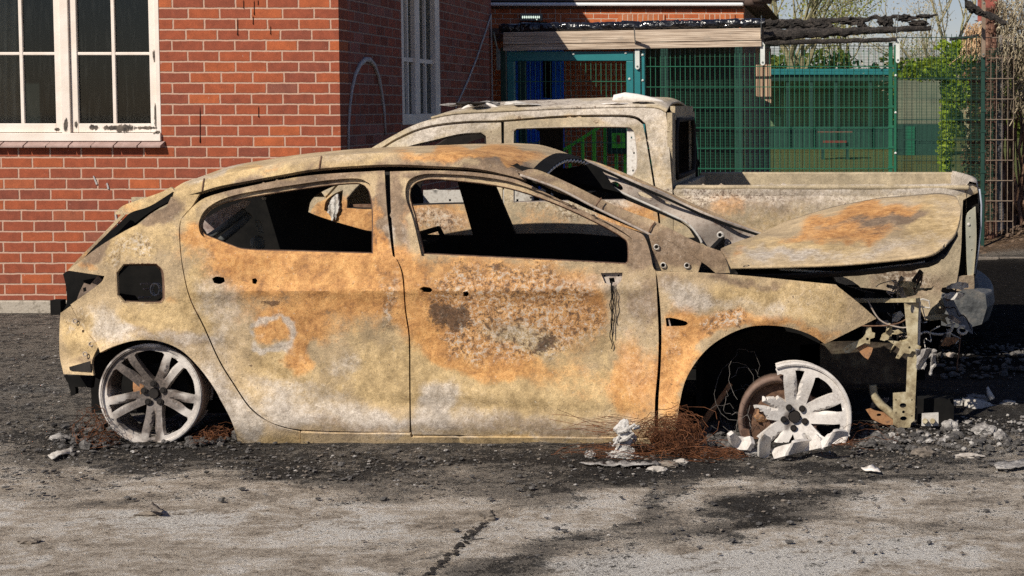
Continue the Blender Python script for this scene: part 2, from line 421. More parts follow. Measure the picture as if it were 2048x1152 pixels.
M_BLUE = simple('blue_door_paint', (.01, .13, .78), (.014, .16, .86), sc=5, rough=.4)
M_LIME = simple('lime_rail_paint', (.09, .50, .04), (.12, .58, .06), sc=9, rough=.4)
M_GALV = simple('galvanised_bracket', (.58, .60, .55), (.70, .71, .66), sc=25, rough=.45, metal=.0)
M_GALVD = simple('scorched_bracket', (.20, .14, .10), (.28, .21, .15), sc=25, rough=.7)
M_WHITEP = simple('white_gutter', (.72, .73, .72), (.80, .80, .78), sc=8, rough=.5)
M_GREYP = simple('grey_plastic_cover', (.16, .18, .16), (.2, .22, .2), sc=8, rough=.5)
M_TIMD = simple('sooty_timber', (.09, .06, .045), (.16, .11, .08), sc=18, rough=.8)
M_CONC = simple('plinth_concrete', (.30, .255, .20), (.42, .37, .30), sc=24, rough=.9, bump=.6, dist=.006, c3=(.20, .17, .13), det=8)
M_LEAD = simple('sill_tile', (.30, .20, .17), (.40, .28, .245), sc=22, rough=.75)
M_CHALK = simple('dried_white_cable', (.36, .34, .33), (.5, .48, .46), sc=30, rough=.8)
M_CURT = simple('curtain_cloth', (.34, .28, .23), (.50, .43, .36), sc=6, rough=.9)
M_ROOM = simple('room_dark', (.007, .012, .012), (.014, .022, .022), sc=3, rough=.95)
M_BARK = simple('tree_bark', (.20, .17, .10), (.30, .26, .15), sc=6, rough=.9, c3=(.14, .15, .06))
M_CLAY = simple('roof_clay', (.05, .038, .032), (.10, .065, .05), sc=8, rough=.85)
M_REDP = simple('red_paint', (.14, .03, .022), (.20, .035, .025), sc=5, rough=.5)

def mat_timber():
    t = NT('weathered_timber'); p = t.obj()
    g = t.noise(t.vmul(p, (1.5, 30, 60)), 1.6, 6, .6, .3); n2 = t.noise(p, 7, 4, .6)
    c = t.ramp(g, [(.36, (.22, .16, .115)), (.5, (.44, .34, .25)), (.62, (.60, .49, .38))])
    c = t.mix(t.step(n2, .55, .75), c, (.33, .27, .21))
    return t.bsdf(c, .8, 0, t.bump(g, .6, .006))
M_TIMB = mat_timber()
def mat_timber_v():
    t = NT('weathered_timber_upright'); p = t.obj()
    g = t.noise(t.vmul(p, (60, 30, 1.5)), 1.6, 6, .6, .3)
    c = t.ramp(g, [(.3, (.22, .13, .085)), (.5, (.44, .29, .19)), (.7, (.58, .42, .29))])
    return t.bsdf(c, .8, 0, t.bump(g, .6, .006))
M_TIMBV = mat_timber_v()
def mat_plastic():
    t = NT('black_wrapping_film'); p = t.obj(); n1 = t.noise(p, 7, 3, .5, 1.2)
    return t.bsdf((.008, .008, .010), t.ramp(n1, [(.3, (.12,)*3), (.7, (.35,)*3)]), 0, t.bump(n1, 1, .05), .8)
M_FILM = mat_plastic()
def mat_paint():
    "old cream window paint, flaking to grey wood near marked corners"
    t = NT('flaking_cream_paint'); p = t.pos(); n1 = t.noise(p, 26, 5, .65); n2 = t.noise(t.vmul(p, (4, 1, 1)), 12, 6, .7)
    c = t.ramp(t.noise(p, 5, 5, .6), [(.3, (.70, .60, .51)), (.65, (.80, .72, .64))])
    spots = [P(132, 250, 12.2), P(150, 250, 12.2), P(112, 259, 12.2), P(230, 256, 12.2), P(246, 257, 12.2), P(290, 256, 12.2), P(309, 232, 12.2), P(306, 112, 12.2), P(315, 265, 12.2), P(185, 255, 12.2)]
    rad = [(.016, .045), (.012, .032), (.02, .012), (.10, .020), (.08, .03), (.085, .012), (.012, .09), (.012, .05), (.024, .014), (.03, .02)]
    m = None
    for s_, r_ in zip(spots, rad):
        q = t.vmul(t.vadd(p, tuple(-x for x in s_)), (1/r_[0], .0, 1/r_[1]))
        L = t.n('VectorMath'); L.operation = 'LENGTH'; t.put(L.inputs[0], q)
        k = t.math('SUBTRACT', 1.0, L.outputs['Value']); m = k if m is None else t.math('MAXIMUM', m, k)
    m = t.math('MAXIMUM', m, -1.2)
    d = t.step(t.add(m, t.mul(t.add(n2, -.5), 2.4)), -.1, .18)
    thin = t.step(n2, .70, .76)
    c = t.mix(t.mul(thin, .5), c, (.32, .25, .19))
    c = t.mix(d, c, t.ramp(n1, [(.35, (.02, .015, .012)), (.7, (.16, .13, .10))]))
    return t.bsdf(c, .55, 0, t.bump(t.add(n1, t.mul(d, -1.5)), .35, .004), .35)
M_PAINT = mat_paint()
def mat_glass():
    t = NT('window_glass'); t1 = t.n('BsdfTransparent'); t1.inputs[0].default_value = (.55, .6, .57, 1)
    g = t.n('BsdfGlossy'); g.inputs['Roughness'].default_value = .03; g.inputs[0].default_value = (.9, .95, .92, 1)
    d = t.n('BsdfDiffuse'); p = t.obj()
    dirt = t.noise(t.vmul(p, (34, 34, 3)), 1.6, 5, .6); t.put(d.inputs[0], (.30, .31, .28))
    fr = t.n('Fresnel'); fr.inputs[0].default_value = 1.5
    a = t.n('MixShader'); t.put(a.inputs[0], fr.outputs[0]); t.put(a.inputs[1], t1.outputs[0]); t.put(a.inputs[2], g.outputs[0])
    b = t.n('MixShader'); t.put(b.inputs[0], t.mul(t.step(dirt, .45, .85), .045)); t.put(b.inputs[1], a.outputs[0]); t.put(b.inputs[2], d.outputs[0])
    t.t.links.new(b.outputs[0], t.out.inputs[0]); return t.m
M_GLASS = mat_glass()
def emit(name, c, s):
    t = NT(name); e = t.n('Emission'); e.inputs[0].default_value = c+(1,); e.inputs[1].default_value = s
    t.t.links.new(e.outputs[0], t.out.inputs[0]); return t.m
M_LED = emit('lamp_led', (.85, 1, .88), 1.0)
def leafmat(name, c1, c2, c3, tr=.35):
    t = NT(name); p = t.pos(); n1 = t.noise(p, 3.0, 4, .6); n2 = t.noise(p, 25, 3, .7)
    c = t.ramp(t.add(t.mul(n1, .5), t.mul(n2, .5)), [(.36, c1), (.5, c2), (.62, c3)])
    d = t.n('BsdfDiffuse'); t.put(d.inputs[0], c); g = t.n('BsdfTranslucent'); t.put(g.inputs[0], c)
    m = t.n('MixShader'); m.inputs[0].default_value = tr; t.put(m.inputs[1], d.outputs[0]); t.put(m.inputs[2], g.outputs[0])
    t.t.links.new(m.outputs[0], t.out.inputs[0]); return t.m
M_IVY = leafmat('ivy_leaf', (.07, .13, .012), (.20, .29, .028), (.38, .46, .07))
M_BUD = leafmat('spring_bud', (.16, .19, .03), (.30, .32, .06), (.42, .41, .12))
M_HEDGE = leafmat('hedge_leaf', (.05, .085, .02), (.13, .17, .035), (.24, .27, .06))
M_DRY = leafmat('dry_brown_leaf', (.10, .055, .03), (.26, .14, .075), (.42, .26, .15))
M_STRAW = leafmat('dead_climber', (.16, .125, .085), (.40, .33, .22), (.58, .52, .38), .2)

# ================================================================ ground
def ground_mat():
    t = NT('scorched_ground'); p = t.pos(); a = t.attr('pat'); b = t.attr('pat2')
    n0 = t.noise(p, .9, 6, .62); n1 = t.noise(t.vmul(p, (1, 1.5, 1)), 2.6, 8, .72, .6); n2 = t.noise(p, 15, 8, .78, .3); n3 = t.noise(p, 75, 6, .8); n4 = t.noise(p, 260, 4, .8)
    m1 = t.add(t.mul(n1, .42), t.add(t.mul(n2, .40), t.mul(n3, .18)))
    c = t.ramp(m1, [(.40, (.24, .20, .16)), (.455, (.42, .35, .275)), (.505, (.60, .52, .425)), (.56, (.86, .80, .72))])
    c = t.mix(t.mul(t.step(t.add(t.mul(n3, .6), t.mul(n2, .4)), .50, .62), .6), c, (.17, .145, .12))
    c = t.mix(t.mul(t.step(t.add(a[1], t.mul(t.add(m1, -.5), 6)), .35, 1.0), .85), c, t.ramp(n3, [(.38, (.50, .46, .41)), (.56, (.88, .84, .77))]))
    c = t.mix(t.step(t.add(a[2], t.mul(t.add(n2, -.5), 1.2)), .35, .75), c, t.ramp(n2, [(.36, (.055, .036, .024)), (.5, (.15, .098, .062)), (.64, (.30, .21, .14))]))
    grs = t.step(t.add(b[0], t.mul(t.add(n0, -.5), 1.2)), .4, .7)
    c = t.mix(grs, c, t.ramp(n2, [(.3, (.05, .06, .02)), (.6, (.13, .14, .05)), (.75, (.22, .20, .10))]))
    dust = t.step(t.add(a[0], t.mul(t.add(t.add(t.mul(m1, .6), t.mul(n3, .4)), -.5), -7.5)), .25, .70)
    c = t.mix(t.mul(dust, .75), c, t.ramp(t.add(t.mul(n3, .6), t.mul(n2, .4)), [(.38, (.065, .06, .054)), (.5, (.165, .153, .138)), (.62, (.36, .335, .30))]))
    s = t.add(t.mul(n1, .45), t.add(t.mul(n2, .75), t.mul(n3, .65)))
    ch = t.step(t.add(a[0], t.mul(t.add(s, -.925), 4.6)), .56, .68)
    c = t.mix(t.mul(ch, .92), c, t.ramp(t.add(t.mul(n3, .7), t.mul(n4, .3)), [(.38, (.006, .006, .006)), (.50, (.022, .020, .019)), (.62, (.105, .097, .09))]))
    c = t.mix(t.mul(t.step(t.add(t.mul(n1, .5), t.mul(n2, .5)), .54, .66), t.mul(a[0], .55)), c, (.13, .12, .11))
    fl = t.step(t.add(n3, t.mul(t.add(n2, -.5), .5)), .66, .71); c = t.mix(t.mul(fl, t.mul(a[0], .75)), c, (.45, .41, .37))
    sp = t.step(t.vor(p, 42), .16, .10); sp = t.mul(sp, t.step(n2, .46, .56)); c = t.mix(t.mul(sp, .8), c, (.045, .038, .032))
    c = t.mix(1, c, t.ramp(n4, [(.3, (.62,)*3), (.7, (1.4,)*3)]), 'MULTIPLY')
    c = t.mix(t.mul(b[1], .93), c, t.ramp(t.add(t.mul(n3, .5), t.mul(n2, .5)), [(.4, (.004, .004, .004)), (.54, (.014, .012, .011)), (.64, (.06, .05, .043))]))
    h = t.add(t.mul(n2, 1.4), t.add(t.mul(n3, 1.3), t.add(t.mul(n4, .5), t.add(t.mul(ch, .5), t.mul(sp, .5)))))
    return t.bsdf(c, .95, 0, t.bump(h, 1.0, .016), .02)
M_GROUND = ground_mat()
GCHAR = [  # u, v, ru, rv, rot, strength   (soot spread on the ground, in photo pixels)
 (1000, 884, 1300, 46, 0, .62), (1450, 900, 330, 26, 0, .35), (300, 890, 220, 22, 0, .25), (300, 760, 500, 120, 0, .55), (1500, 930, 700, 30, 0, .35), (600, 925, 500, 22, 0, .25), (150, 935, 220, 20, 0, .2),
 (900, 985, 280, 24, -3, .50), (760, 1090, 120, 14, -6, .28), (1900, 1040, 160, 18, 0, .30), (1240, 1120, 90, 14, -10, .3), (620, 960, 260, 20, 0, .5), (420, 945, 260, 14, 0, .4), (1700, 960, 260, 14, 0, .35), (1130, 1085, 230, 34, -18, .40), (1010, 1130, 120, 26, -14, .32), (1430, 1045, 190, 26, -12, .62), (1560, 1030, 140, 20, -10, .52), (1660, 1060, 120, 14, 0, .22),
 (1290, 1000, 130, 18, -20, .35), (1420, 1085, 60, 14, 0, .35), (60, 975, 90, 22, 0, .33), (250, 1000, 200, 10, 0, .28), (1960, 1000, 130, 16, 0, .2), (1240, 955, 260, 16, 0, .42),
 (870, 1110, 45, 5, -42, .55), (905, 1075, 30, 4, -42, .5), (1600, 990, 300, 10, 0, .18), (1850, 960, 220, 20, 0, .2), (1300, 925, 260, 20, 0, .5), (1780, 1100, 200, 20, -8, .12)]
GASH = [(300, 1040, 170, 26, 0, .7), (560, 1040, 260, 26, 0, .4), (1320, 1140, 260, 30, 0, .75), (1270, 1020, 180, 12, -20, .5), (1700, 1110, 260, 36, 0, .7), (1400, 1130, 300, 26, 0, .5), (820, 1060, 240, 30, 0, .45), (1750, 970, 250, 24, 0, .45), (1120, 1010, 160, 22, -14, .55),
 (70, 778, 90, 12, 0, .9), (60, 815, 70, 8, 0, .6), (200, 920, 260, 12, 0, .5), (690, 1000, 160, 12, 0, .4), (90, 1120, 140, 20, 0, .25), (1900, 1090, 160, 30, 0, .3), (1850, 925, 220, 8, 0, .4)]
def gval(L, u, v):
    s = 0
    for bu, bv, ru, rv, rot, st_ in L:
        c, sn = math.cos(R(rot)), math.sin(R(rot)); dx, dy = u-bu, v-bv
        x, y = (dx*c+dy*sn)/ru, (-dx*sn+dy*c)/rv; d = x*x+y*y
        if d < 4: s += st_*math.exp(-d*d*.7)
    return s
def mound(X, Y):
    m = sst(.75, 2.2, X)*sst(16.35, 18.2, Y)*(1-sst(24, 30, Y))*.36
    return m
def charval(X, Y):
    u, v = proj((X, Y, 0)); q_ = Vector((X*.9, Y*1.6, 0)); u0, v0 = u, v
    u += 120*noise.fractal(q_+Vector((9, 2, 1)), .8, 2, 4); v += 34*noise.fractal(q_*1.6+Vector((3, 7, 4)), .8, 2, 4); s = gval(GCHAR, u, v); u, v = u0, v0
    far = sst(9.2, 8.0, Y)*0
    if Y > 7.6: s = max(s, (.58+.48*sst(-1.6, 0, X))*(1-sst(15.9, 16.4, Y)) if Y > 7.6 else 0)
    if u < 140 and v < 760: s = min(s, .62)
    return min(1.1, s)
def build_ground():
    def axis(lo, hi, st_, far, k=1.25):
        a = []; x = lo
        while x <= hi: a.append(x); x += st_
        d = st_; l, r = lo, a[-1]
        L, Rr = [], []
        while l > -far: d *= k; l -= d; L.append(l)
        d = st_
        while r < far: d *= k; r += d; Rr.append(r)
        return L[::-1]+a+Rr
    xs = axis(-4.3, 2.1, .032, 260); ys = [y for y in axis(5.0, 12.0, .030, 300) if y > -260]
    mb = MB(); rows = []
    vals, vals2 = [], []
    for y in ys:
        row = []
        for x in xs:
            c = charval(x, y) if -40 < x < 60 and 3 < y < 17 else 0
            z = 0
            if -4.4 < x < 2.3 and 4.9 < y < 16.3:
                n1 = noise.fractal(Vector((x*7, y*9, 0)), .8, 2, 4); n2 = noise.noise(Vector((x*1.3, y*1.3, 5)))
                z = .004*n2+(.014*max(0, c-.35)+.0013)*(n1*.9+.1)
                if c > .6: z += .016*max(0, noise.noise(Vector((x*4, y*5, 3))))
            m = mound(x, y)
            if m > 0: z += m+.05*m/.36*noise.fractal(Vector((x*2.5, y*2.5, 1)), 1, 2, 4)
            row.append((x, y, z))
            u, v = proj((x, y, 0)) if y > 1 else (0, 3000)
            soil = sst(16.2, 16.5, y)*sst(.2, .7, x)*(1-sst(26, 30, y)); grass = sst(28, 31, y) if x > -6 else sst(27, 30, y)
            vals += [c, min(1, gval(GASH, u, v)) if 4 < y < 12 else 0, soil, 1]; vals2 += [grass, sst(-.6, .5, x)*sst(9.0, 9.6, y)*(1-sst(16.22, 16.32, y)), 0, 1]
        rows.append(row)
    mb.grid(rows)
    o = structure('ground', mb, M_GROUND, smooth=True)
    for nme, dat in (('pat', vals), ('pat2', vals2)):
        a = o.data.color_attributes.new(nme, 'FLOAT_COLOR', 'POINT'); a.data.foreach_set('color', dat)
build_ground()
k = MB()
for i in range(9):
    x0 = .55+i*.92; k.box((x0, 16.30, -.05), (x0+.912, 16.38, .035))
structure('kerb', k, M_STONE, bevel=.008)

# ================================================================ the near brick building
YW = 12.2; XC = P(680, 213, YW).x
bz = P(660, 16.4, YW).z
M_BRF = bricks('red_brick_front', 0, z0=bz-10*.0775*4, x0=XC)
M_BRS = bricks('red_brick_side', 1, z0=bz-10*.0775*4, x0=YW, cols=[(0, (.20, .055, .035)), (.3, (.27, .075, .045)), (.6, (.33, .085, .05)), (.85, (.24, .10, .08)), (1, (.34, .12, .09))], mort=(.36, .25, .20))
bld = thing('brick_building', 'red brick building with white casement window behind the burnt hatchback', 'building', (XC, YW, 0))
def rect_wall(mb, x0, x1, z0, z1, hx0, hx1, hz0, hz1, put):
    "wall with one opening, as four slabs"
    put(mb, x0, hx0, z0, z1); put(mb, hx1, x1, z0, z1)
    if hz0 > z0: put(mb, hx0, hx1, z0, hz0)
    if hz1 < z1: put(mb, hx0, hx1, hz1, z1)
wx0, wx1 = XC-3.6, P(320, 150, YW).x; wz0 = P(200, 272, YW).z; zt = 2.86
zpl = P(50, 600, YW).z
wl = P(-300, 100, YW).x
fw = MB(); rect_wall(fw, XC-6, XC, zpl, zt, wl, wx1, wz0, 2.6, lambda m, a, b, c, d: m.box((a, YW, c), (b, YW+.22, d)))
obj('wall', fw, M_BRF, bld)
pl = MB().box((XC-6, YW-.035, -.2), (XC+.03, YW+.22, zpl-.002)); pl.box((XC-.22, YW+.222, -.2), (XC+.03, 17.28, zpl-.002)); obj('plinth', pl, M_CONC, bld, bevel=.01)
# side wall with its window
def sideY(u): return F*(-XC)/(CX-u)
sy0, sy1 = sideY(806), sideY(880)
swz0, swz1 = P(806, 250, sy0).z, 2.65
sw = MB(); rect_wall(sw, YW+.222, 17.28, zpl, zt, sy0, sy1, swz0, swz1, lambda m, a, b, c, d: m.box((XC-.22, a, c), (XC, b, d)))
obj('wall', sw, M_BRS, bld)
wg = MB().box((XC-6, 17.285, 0), (-5.22, 24.4, 4.6)); obj('shadow_block', wg, M_BRS, bld)  # unseen block, added to shade the left of the far wall
rf = MB().add([(XC-6, YW-.28, 2.87), (XC+.30, YW-.28, 2.87), (XC+.30, 17.5, 2.87), (XC-6, 17.5, 2.87), (XC-6, YW+2.4, 4.9), (XC-2.4, YW+2.4, 4.9), (XC-2.4, 15.2, 4.9), (XC-6, 15.2, 4.9)],
    [(0,1,5,4),(1,2,6,5),(2,3,7,6),(4,5,6,7),(0,3,2,1),(0,4,7,3)]); obj('roof', rf, M_CLAY, bld)
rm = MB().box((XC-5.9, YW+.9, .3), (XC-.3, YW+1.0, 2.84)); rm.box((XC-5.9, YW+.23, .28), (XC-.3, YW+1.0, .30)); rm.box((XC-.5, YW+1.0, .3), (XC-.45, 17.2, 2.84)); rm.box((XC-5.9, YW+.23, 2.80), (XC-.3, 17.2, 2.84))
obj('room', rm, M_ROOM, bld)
# front window: joinery bars measured in the facade plane
def fx(u, v=140): return P(u, v, YW).x
def fzv(v): return P(200, v, YW).z
win = MB()
def wbar(m, u0, v0, u1, v1, y0, y1): m.box((fx(u0), y0, fzv(v1)), (fx(u1), y1, fzv(v0)))
wbar(win, -300, 266, 320, 282, YW-.022, YW+.10)        # bottom frame rail
win.box((fx(311), YW-.004, fzv(266)), (fx(320), YW+.10, 2.6)); win.box((fx(121), YW-.002, fzv(266)), (fx(138), YW+.10, 2.6))
wf = obj('window', win, M_PAINT, bld, bevel=.003)
def casement(u0, u1, name):
    m = MB(); t_, b_ = 2.6, fzv(265)
    a, b = u0+1, u1-1
    m.box((fx(a), YW+.018, b_), (fx(a+13), YW+.06, t_)); m.box((fx(b-13), YW+.018, b_), (fx(b), YW+.06, t_))
    m.box((fx(a+13), YW+.0185, b_), (fx(b-13), YW+.06, fzv(247)))
    c = (a+b)/2; m.box((fx(c-3.5), YW+.024, fzv(247)), (fx(c+3.5), YW+.055, t_))
    for vv in (107, -55): m.box((fx(a+13), YW+.026, fzv(vv+3)), (fx(c-3.5), YW+.053, fzv(vv-3))); m.box((fx(c+3.5), YW+.026, fzv(vv+3)), (fx(b-13), YW+.053, fzv(vv-3)))
    o = obj('casement', m, M_PAINT, wf, bevel=.004)
    g = MB().add([(fx(a+10), YW+.042, b_), (fx(b-10), YW+.042, b_), (fx(b-10), YW+.042, t_), (fx(a+10), YW+.042, t_)], [(0, 1, 2, 3)])
    obj('pane', g, M_GLASS, wf)
casement(-42, 121, 'a'); casement(138, 311, 'b'); casement(-205, -42, 'c')
sl_ = MB(); 
for i in range(16):
    u1 = 327-i*45.5-((i*7) % 5); u0 = u1-44.6
    sl_.add([(fx(u0), YW-.012, fzv(283)), (fx(u1), YW-.012, fzv(283)), (fx(u1-4), YW-.055, fzv(291)), (fx(u0-4), YW-.055, fzv(291)), (fx(u0-4), YW-.055, fzv(294.5)), (fx(u1-4), YW-.055, fzv(294.5)), (fx(u0), YW+.02, fzv(294.5)), (fx(u1), YW+.02, fzv(294.5)), (fx(u0), YW+.02, fzv(281)), (fx(u1), YW+.02, fzv(281))],
        [(0,3,2,1),(3,4,5,2),(4,6,7,5),(8,0,1,9),(1,2,5,7,9),(0,8,6,4,3)])
obj('window_sill', sl_, M_LEAD, bld)
cu_ = MB(); rows = []
for i in range(40):
    uu = -60+i*2.75; y_ = YW+.15+.025*math.sin(i*.9)+.015*math.sin(i*.37+1)
    rows.append([P(uu-0*(i/40), v, y_) for v in (-160, 100, 275)])
cu_.grid(rows); obj('curtain', cu_, M_CURT, bld, smooth=True)
# side window
sm = MB()
def sbar(m, y0, y1, z0, z1, d0=.0, d1=-.09): m.box((XC+d1, y0, z0), (XC+d0, y1, z1))
e = .07
sbar(sm, sy0, sy0+e, swz0, swz1, .004); sbar(sm, sy1-.16, sy1, swz0, swz1, .012); sbar(sm, sy0+e, sy1-.16, swz0, swz0+.09, .004)
ym = sideY(838); sbar(sm, ym-.09, ym+.07, swz0+.09, swz1, .003)
swf = obj('window', sm, M_PAINT, bld, bevel=.004)
sc_ = MB()
for a, b in ((sy0+e, ym-.09), (ym+.07, sy1-.16)):
    c = (a+b)/2; sbar(sc_, c-.016, c+.016, swz0+.09, swz1, -.012, -.05)
    zz = P(840, 121, ym).z; sbar(sc_, a, c-.016, zz-.018, zz+.018, -.013, -.048); sbar(sc_, c+.016, b, zz-.018, zz+.018, -.013, -.048)
obj('glazing_bar', sc_, M_PAINT, swf)
obj('pane', MB().add([(XC-.035, sy0+.02, swz0), (XC-.035, sy1-.02, swz0), (XC-.035, sy1-.02, swz1), (XC-.035, sy0+.02, swz1)], [(0, 1, 2, 3)]), M_GLASS, swf)
# dried pale cables and drips on the side wall (traced on that wall, real thickness)
def on_side(u, v, d=.008):
    y = F*(-XC-d)/(CX-u); q = P(u, v, y); return Vector((XC+d, y, q.z))
cb = MB()
arch = [(697, 300), (698, 260), (701, 215), (706, 180), (713, 150), (722, 130), (733, 119), (742, 120), (751, 130), (759, 152), (766, 190), (770, 225), (772, 270)]
cb.tube([on_side(u, v) for u, v in arch], [.010]*3+[.012, .014, .018, .022, .022, .018, .015, .012, .010, .008], 6)
obj('loose_cable', cb, M_CHALK, bld, smooth=True); cb = MB(); cb.tube([on_side(u, v) for u, v in ((912, 216), (938, 160), (955, 118), (975, 60), (985, 29))], .010, 6)
obj('loose_cable', cb, M_CHALK, bld, smooth=True)
obj('thin_cable', MB().tube([on_side(u, v) for u, v in ((985, 29), (985.5, 120), (986, 212))], .008, 5), M_CHALK, bld)
for u, v0, v1 in ((487, 0, 16), (508, 0, 29), (516, 0, 10), (475, 36, 70), (541, 52, 68), (400, 214, 285), (506, 32, 48), (517, 212, 234)):
    m_ = 6; dr = MB().tube([P(u+noise.noise((u, i, 0))*1.5, lerp(v0, v1, i/m_), YW-.004) for i in range(m_+1)], [.0006]+[.0022]*(m_-1)+[.005 if (u % 3) else .002], 5); obj('tar_drip', dr, M_BLACK, bld)
for q in (((232, 429), (234, 440), (236, 458)), ((194, 369), (187, 352)), ((217, 378), (214, 366))):
    wt = MB().tube([P(u, v, YW-.003) for u, v in q], [.008, .006, .003][:len(q)], 5); obj('chalk_mark', wt, M_CHALK, bld)

# ================================================================ the far building beyond the gate
YF = 25.5
fb = thing('brick_building', 'orange brick building with blue door and white gutter beyond the teal gate', 'building', (P(1250, 400, YF).x, YF, 0))
M_BRO = bricks('orange_brick', 0, z0=P(1200, 17, YF).z, cols=[(0, (.40, .10, .04)), (.4, (.50, .13, .045)), (.7, (.56, .16, .055)), (1, (.44, .15, .08))], mort=(.66, .5, .38))
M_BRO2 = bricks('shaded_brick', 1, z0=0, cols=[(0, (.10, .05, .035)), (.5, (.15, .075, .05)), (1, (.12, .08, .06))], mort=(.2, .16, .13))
fx0, fx1 = -6.4, P(1487, 30, YF).x; ftop = P(1200, 11, YF).z
fw = MB(); fw.box((fx0, YF, 0), (fx1, YF+.25, ftop)); obj('wall', fw, M_BRO, fb)
fw = MB(); fw.box((fx1-.25, YF+.252, 0), (fx1-.002, YF+8.6, ftop)); obj('wall', fw, M_BRO2, fb)
gm = MB(); gm.box((fx0, YF-.10, P(1200, 12, YF-.1).z), (P(1487, 10, YF-.1).x, YF-.003, P(1200, 5, YF-.1).z)); obj('gutter', gm, M_WHITEP, fb, bevel=.02)
ro = MB(); ro.add([(fx0, YF-.08, ftop+.06), (fx1+.32, YF-.08, ftop+.06), (fx1+.32, YF+9, ftop+.06), (fx0, YF+9, ftop+.06), (fx0, YF+4.3, ftop+2.6), (fx1-2.4, YF+4.3, ftop+2.6)], [(0,1,5,4),(1,2,5),(2,3,4,5),(0,3,2,1),(0,4,3)]); obj('roof', ro, M_CLAY, fb)
for j in range(4):
    tl = MB().tube([(fx1+.05+.12*j, YF-.36, ftop+.03+.05*j), (fx1+.05+.12*j+.25, YF-.2, ftop+.03+.05*j-.02)], .055, 10); obj('verge_tile', tl, M_CLAY, fb, smooth=True)
so_ = MB()          # soldier-brick lintel bands
def fzf(v): return P(1200, v, YF).z
so_.box((fx0, YF-.03, fzf(17.5)), (fx1-.004, YF-.001, fzf(14))); obj('string_course', so_, M_RUSTD, fb)
M_SOLD = bricks('soldier_brick', 0, h=.23, wd=.078, z0=fzf(48)-.01, cols=[(0, (.46, .13, .05)), (.5, (.54, .16, .055)), (1, (.50, .19, .09))], mort=(.66, .5, .38))
def fxf(u): return P(u, 40, YF).x
for a, b in ((1111, 1131), (1236, 1330), (1400, 1470)): obj('lintel', MB().box((fxf(a), YF-.018, fzf(50)), (fxf(b), YF-.001, fzf(29))), M_SOLD, fb)

dm = MB(); dm.box((fxf(1014), YF-.05, 0), (fxf(1127), YF-.002, fzf(96))); dr_ = obj('door', dm, M_BLUE, fb, bevel=.01)
pn = MB()
for i in range(9): pn.box((fxf(1042+i*5.5), YF-.066, .2), (fxf(1045+i*5.5), YF-.0505, fzf(110)))
obj('door_groove', pn, M_BLUE, dr_)
obj('pane', MB().box((fxf(1087), YF-.075, fzf(196)), (fxf(1104), YF-.052, fzf(122))), M_BLACK, dr_)
obj('window', MB().box((fxf(1290), YF-.04, fzf(122)), (fxf(1344), YF-.002, fzf(104))), M_WHITEP, fb, bevel=.01)
lp = thing('wall_light', 'small grey lamp with a row of white lights above the blue door', 'light', (fxf(1065), YF-.05, fzf(43)))
obj('housing', MB().box((fxf(1043), YF-.10, fzf(42)), (fxf(1086), YF-.003, fzf(28))), M_GREYP, lp, bevel=.01)
ld = MB()
for i in range(10): ld.lump((fxf(1048+i*3.65), YF-.105, fzf(35)), (.0105, .006, .022), 1, 0)
ld.lump((fxf(1076), YF-.105, fzf(39.5)), (.009, .006, .009), 1, 0)
obj('led', ld, M_LED, lp)
sg = thing('door_sign', 'dark green sign under the wall lamp above the blue door', 'sign', (fxf(1068), YF-.03, fzf(54)))
obj('board', MB().box((fxf(1038), YF-.03, fzf(60)), (fxf(1094), YF-.003, fzf(44.5))), M_GREEND, sg)
cn = MB(); cn.box((fx0, 22.9, 2.50), (fx1+.1, YF-.001, 2.58)); obj('shade_canopy', cn, M_CLAY, fb)  # added out of sight with its posts, to shade the wall below
cp_ = MB()
for u in (1046, 1330, 1478): x = P(u, 300, 23.0).x; cp_ = MB().box((x-.05, 22.95, 0), (x+.05, 23.05, 2.499)); obj('shade_canopy_post', cp_, M_GREEND, fb)
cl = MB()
for i in range(14): cl.box((P(1288, 0, YF).x+i*.108, YF-.055, .02), (P(1288, 0, YF).x+i*.108+.104, YF-.021, 2.44))  # dark boards added over the brick, their colour deepens the wall's shade
obj('shade_boards', cl, simple('shade_board_dark', (.018, .02, .014), (.05, .045, .03), sc=6, c3=(.085, .06, .04)), fb)
# ================================================================ fence line
YN = 17.2
def nx(u): return P(u, 213, YN).x
def nzv(v): return P(1500, v, YN).z
BASE = (0, 0)
def mesh_panel(mb, u0, u1, ztop, zbot, first, pitch=.05, hp=.2098, y=YN, spike=.035, wv=.0055, wh=.0075, dist=None):
    x0, x1 = nx(u0), nx(u1); n = int((x1-x0)/pitch); dy = dist or (lambda x, z: 0)
    def strip(a, b, w_, h_):
        k = 7 if dist else 1; pr = Vector(a)
        for i in range(1, k+1):
            q = Vector(a).lerp(Vector(b), i/k); p1, q1 = pr.copy(), q.copy()
            p1.y += dy(p1.x, p1.z); q1.y += dy(q1.x, q1.z); mb.bar(p1, q1, w_, h_); pr = q
    for i in range(n+1):
        x = x0+(x1-x0)*i/n; strip((x, y, zbot), (x, y, ztop+spike), wv, wv)
    z = first
    while z > zbot:
        for s in (-1, 1): strip((x0, y+s*.0068, z), (x1, y+s*.0068, z), wh, wh)
        z -= hp
    return mb
GR = 'green mesh fence along the yard'
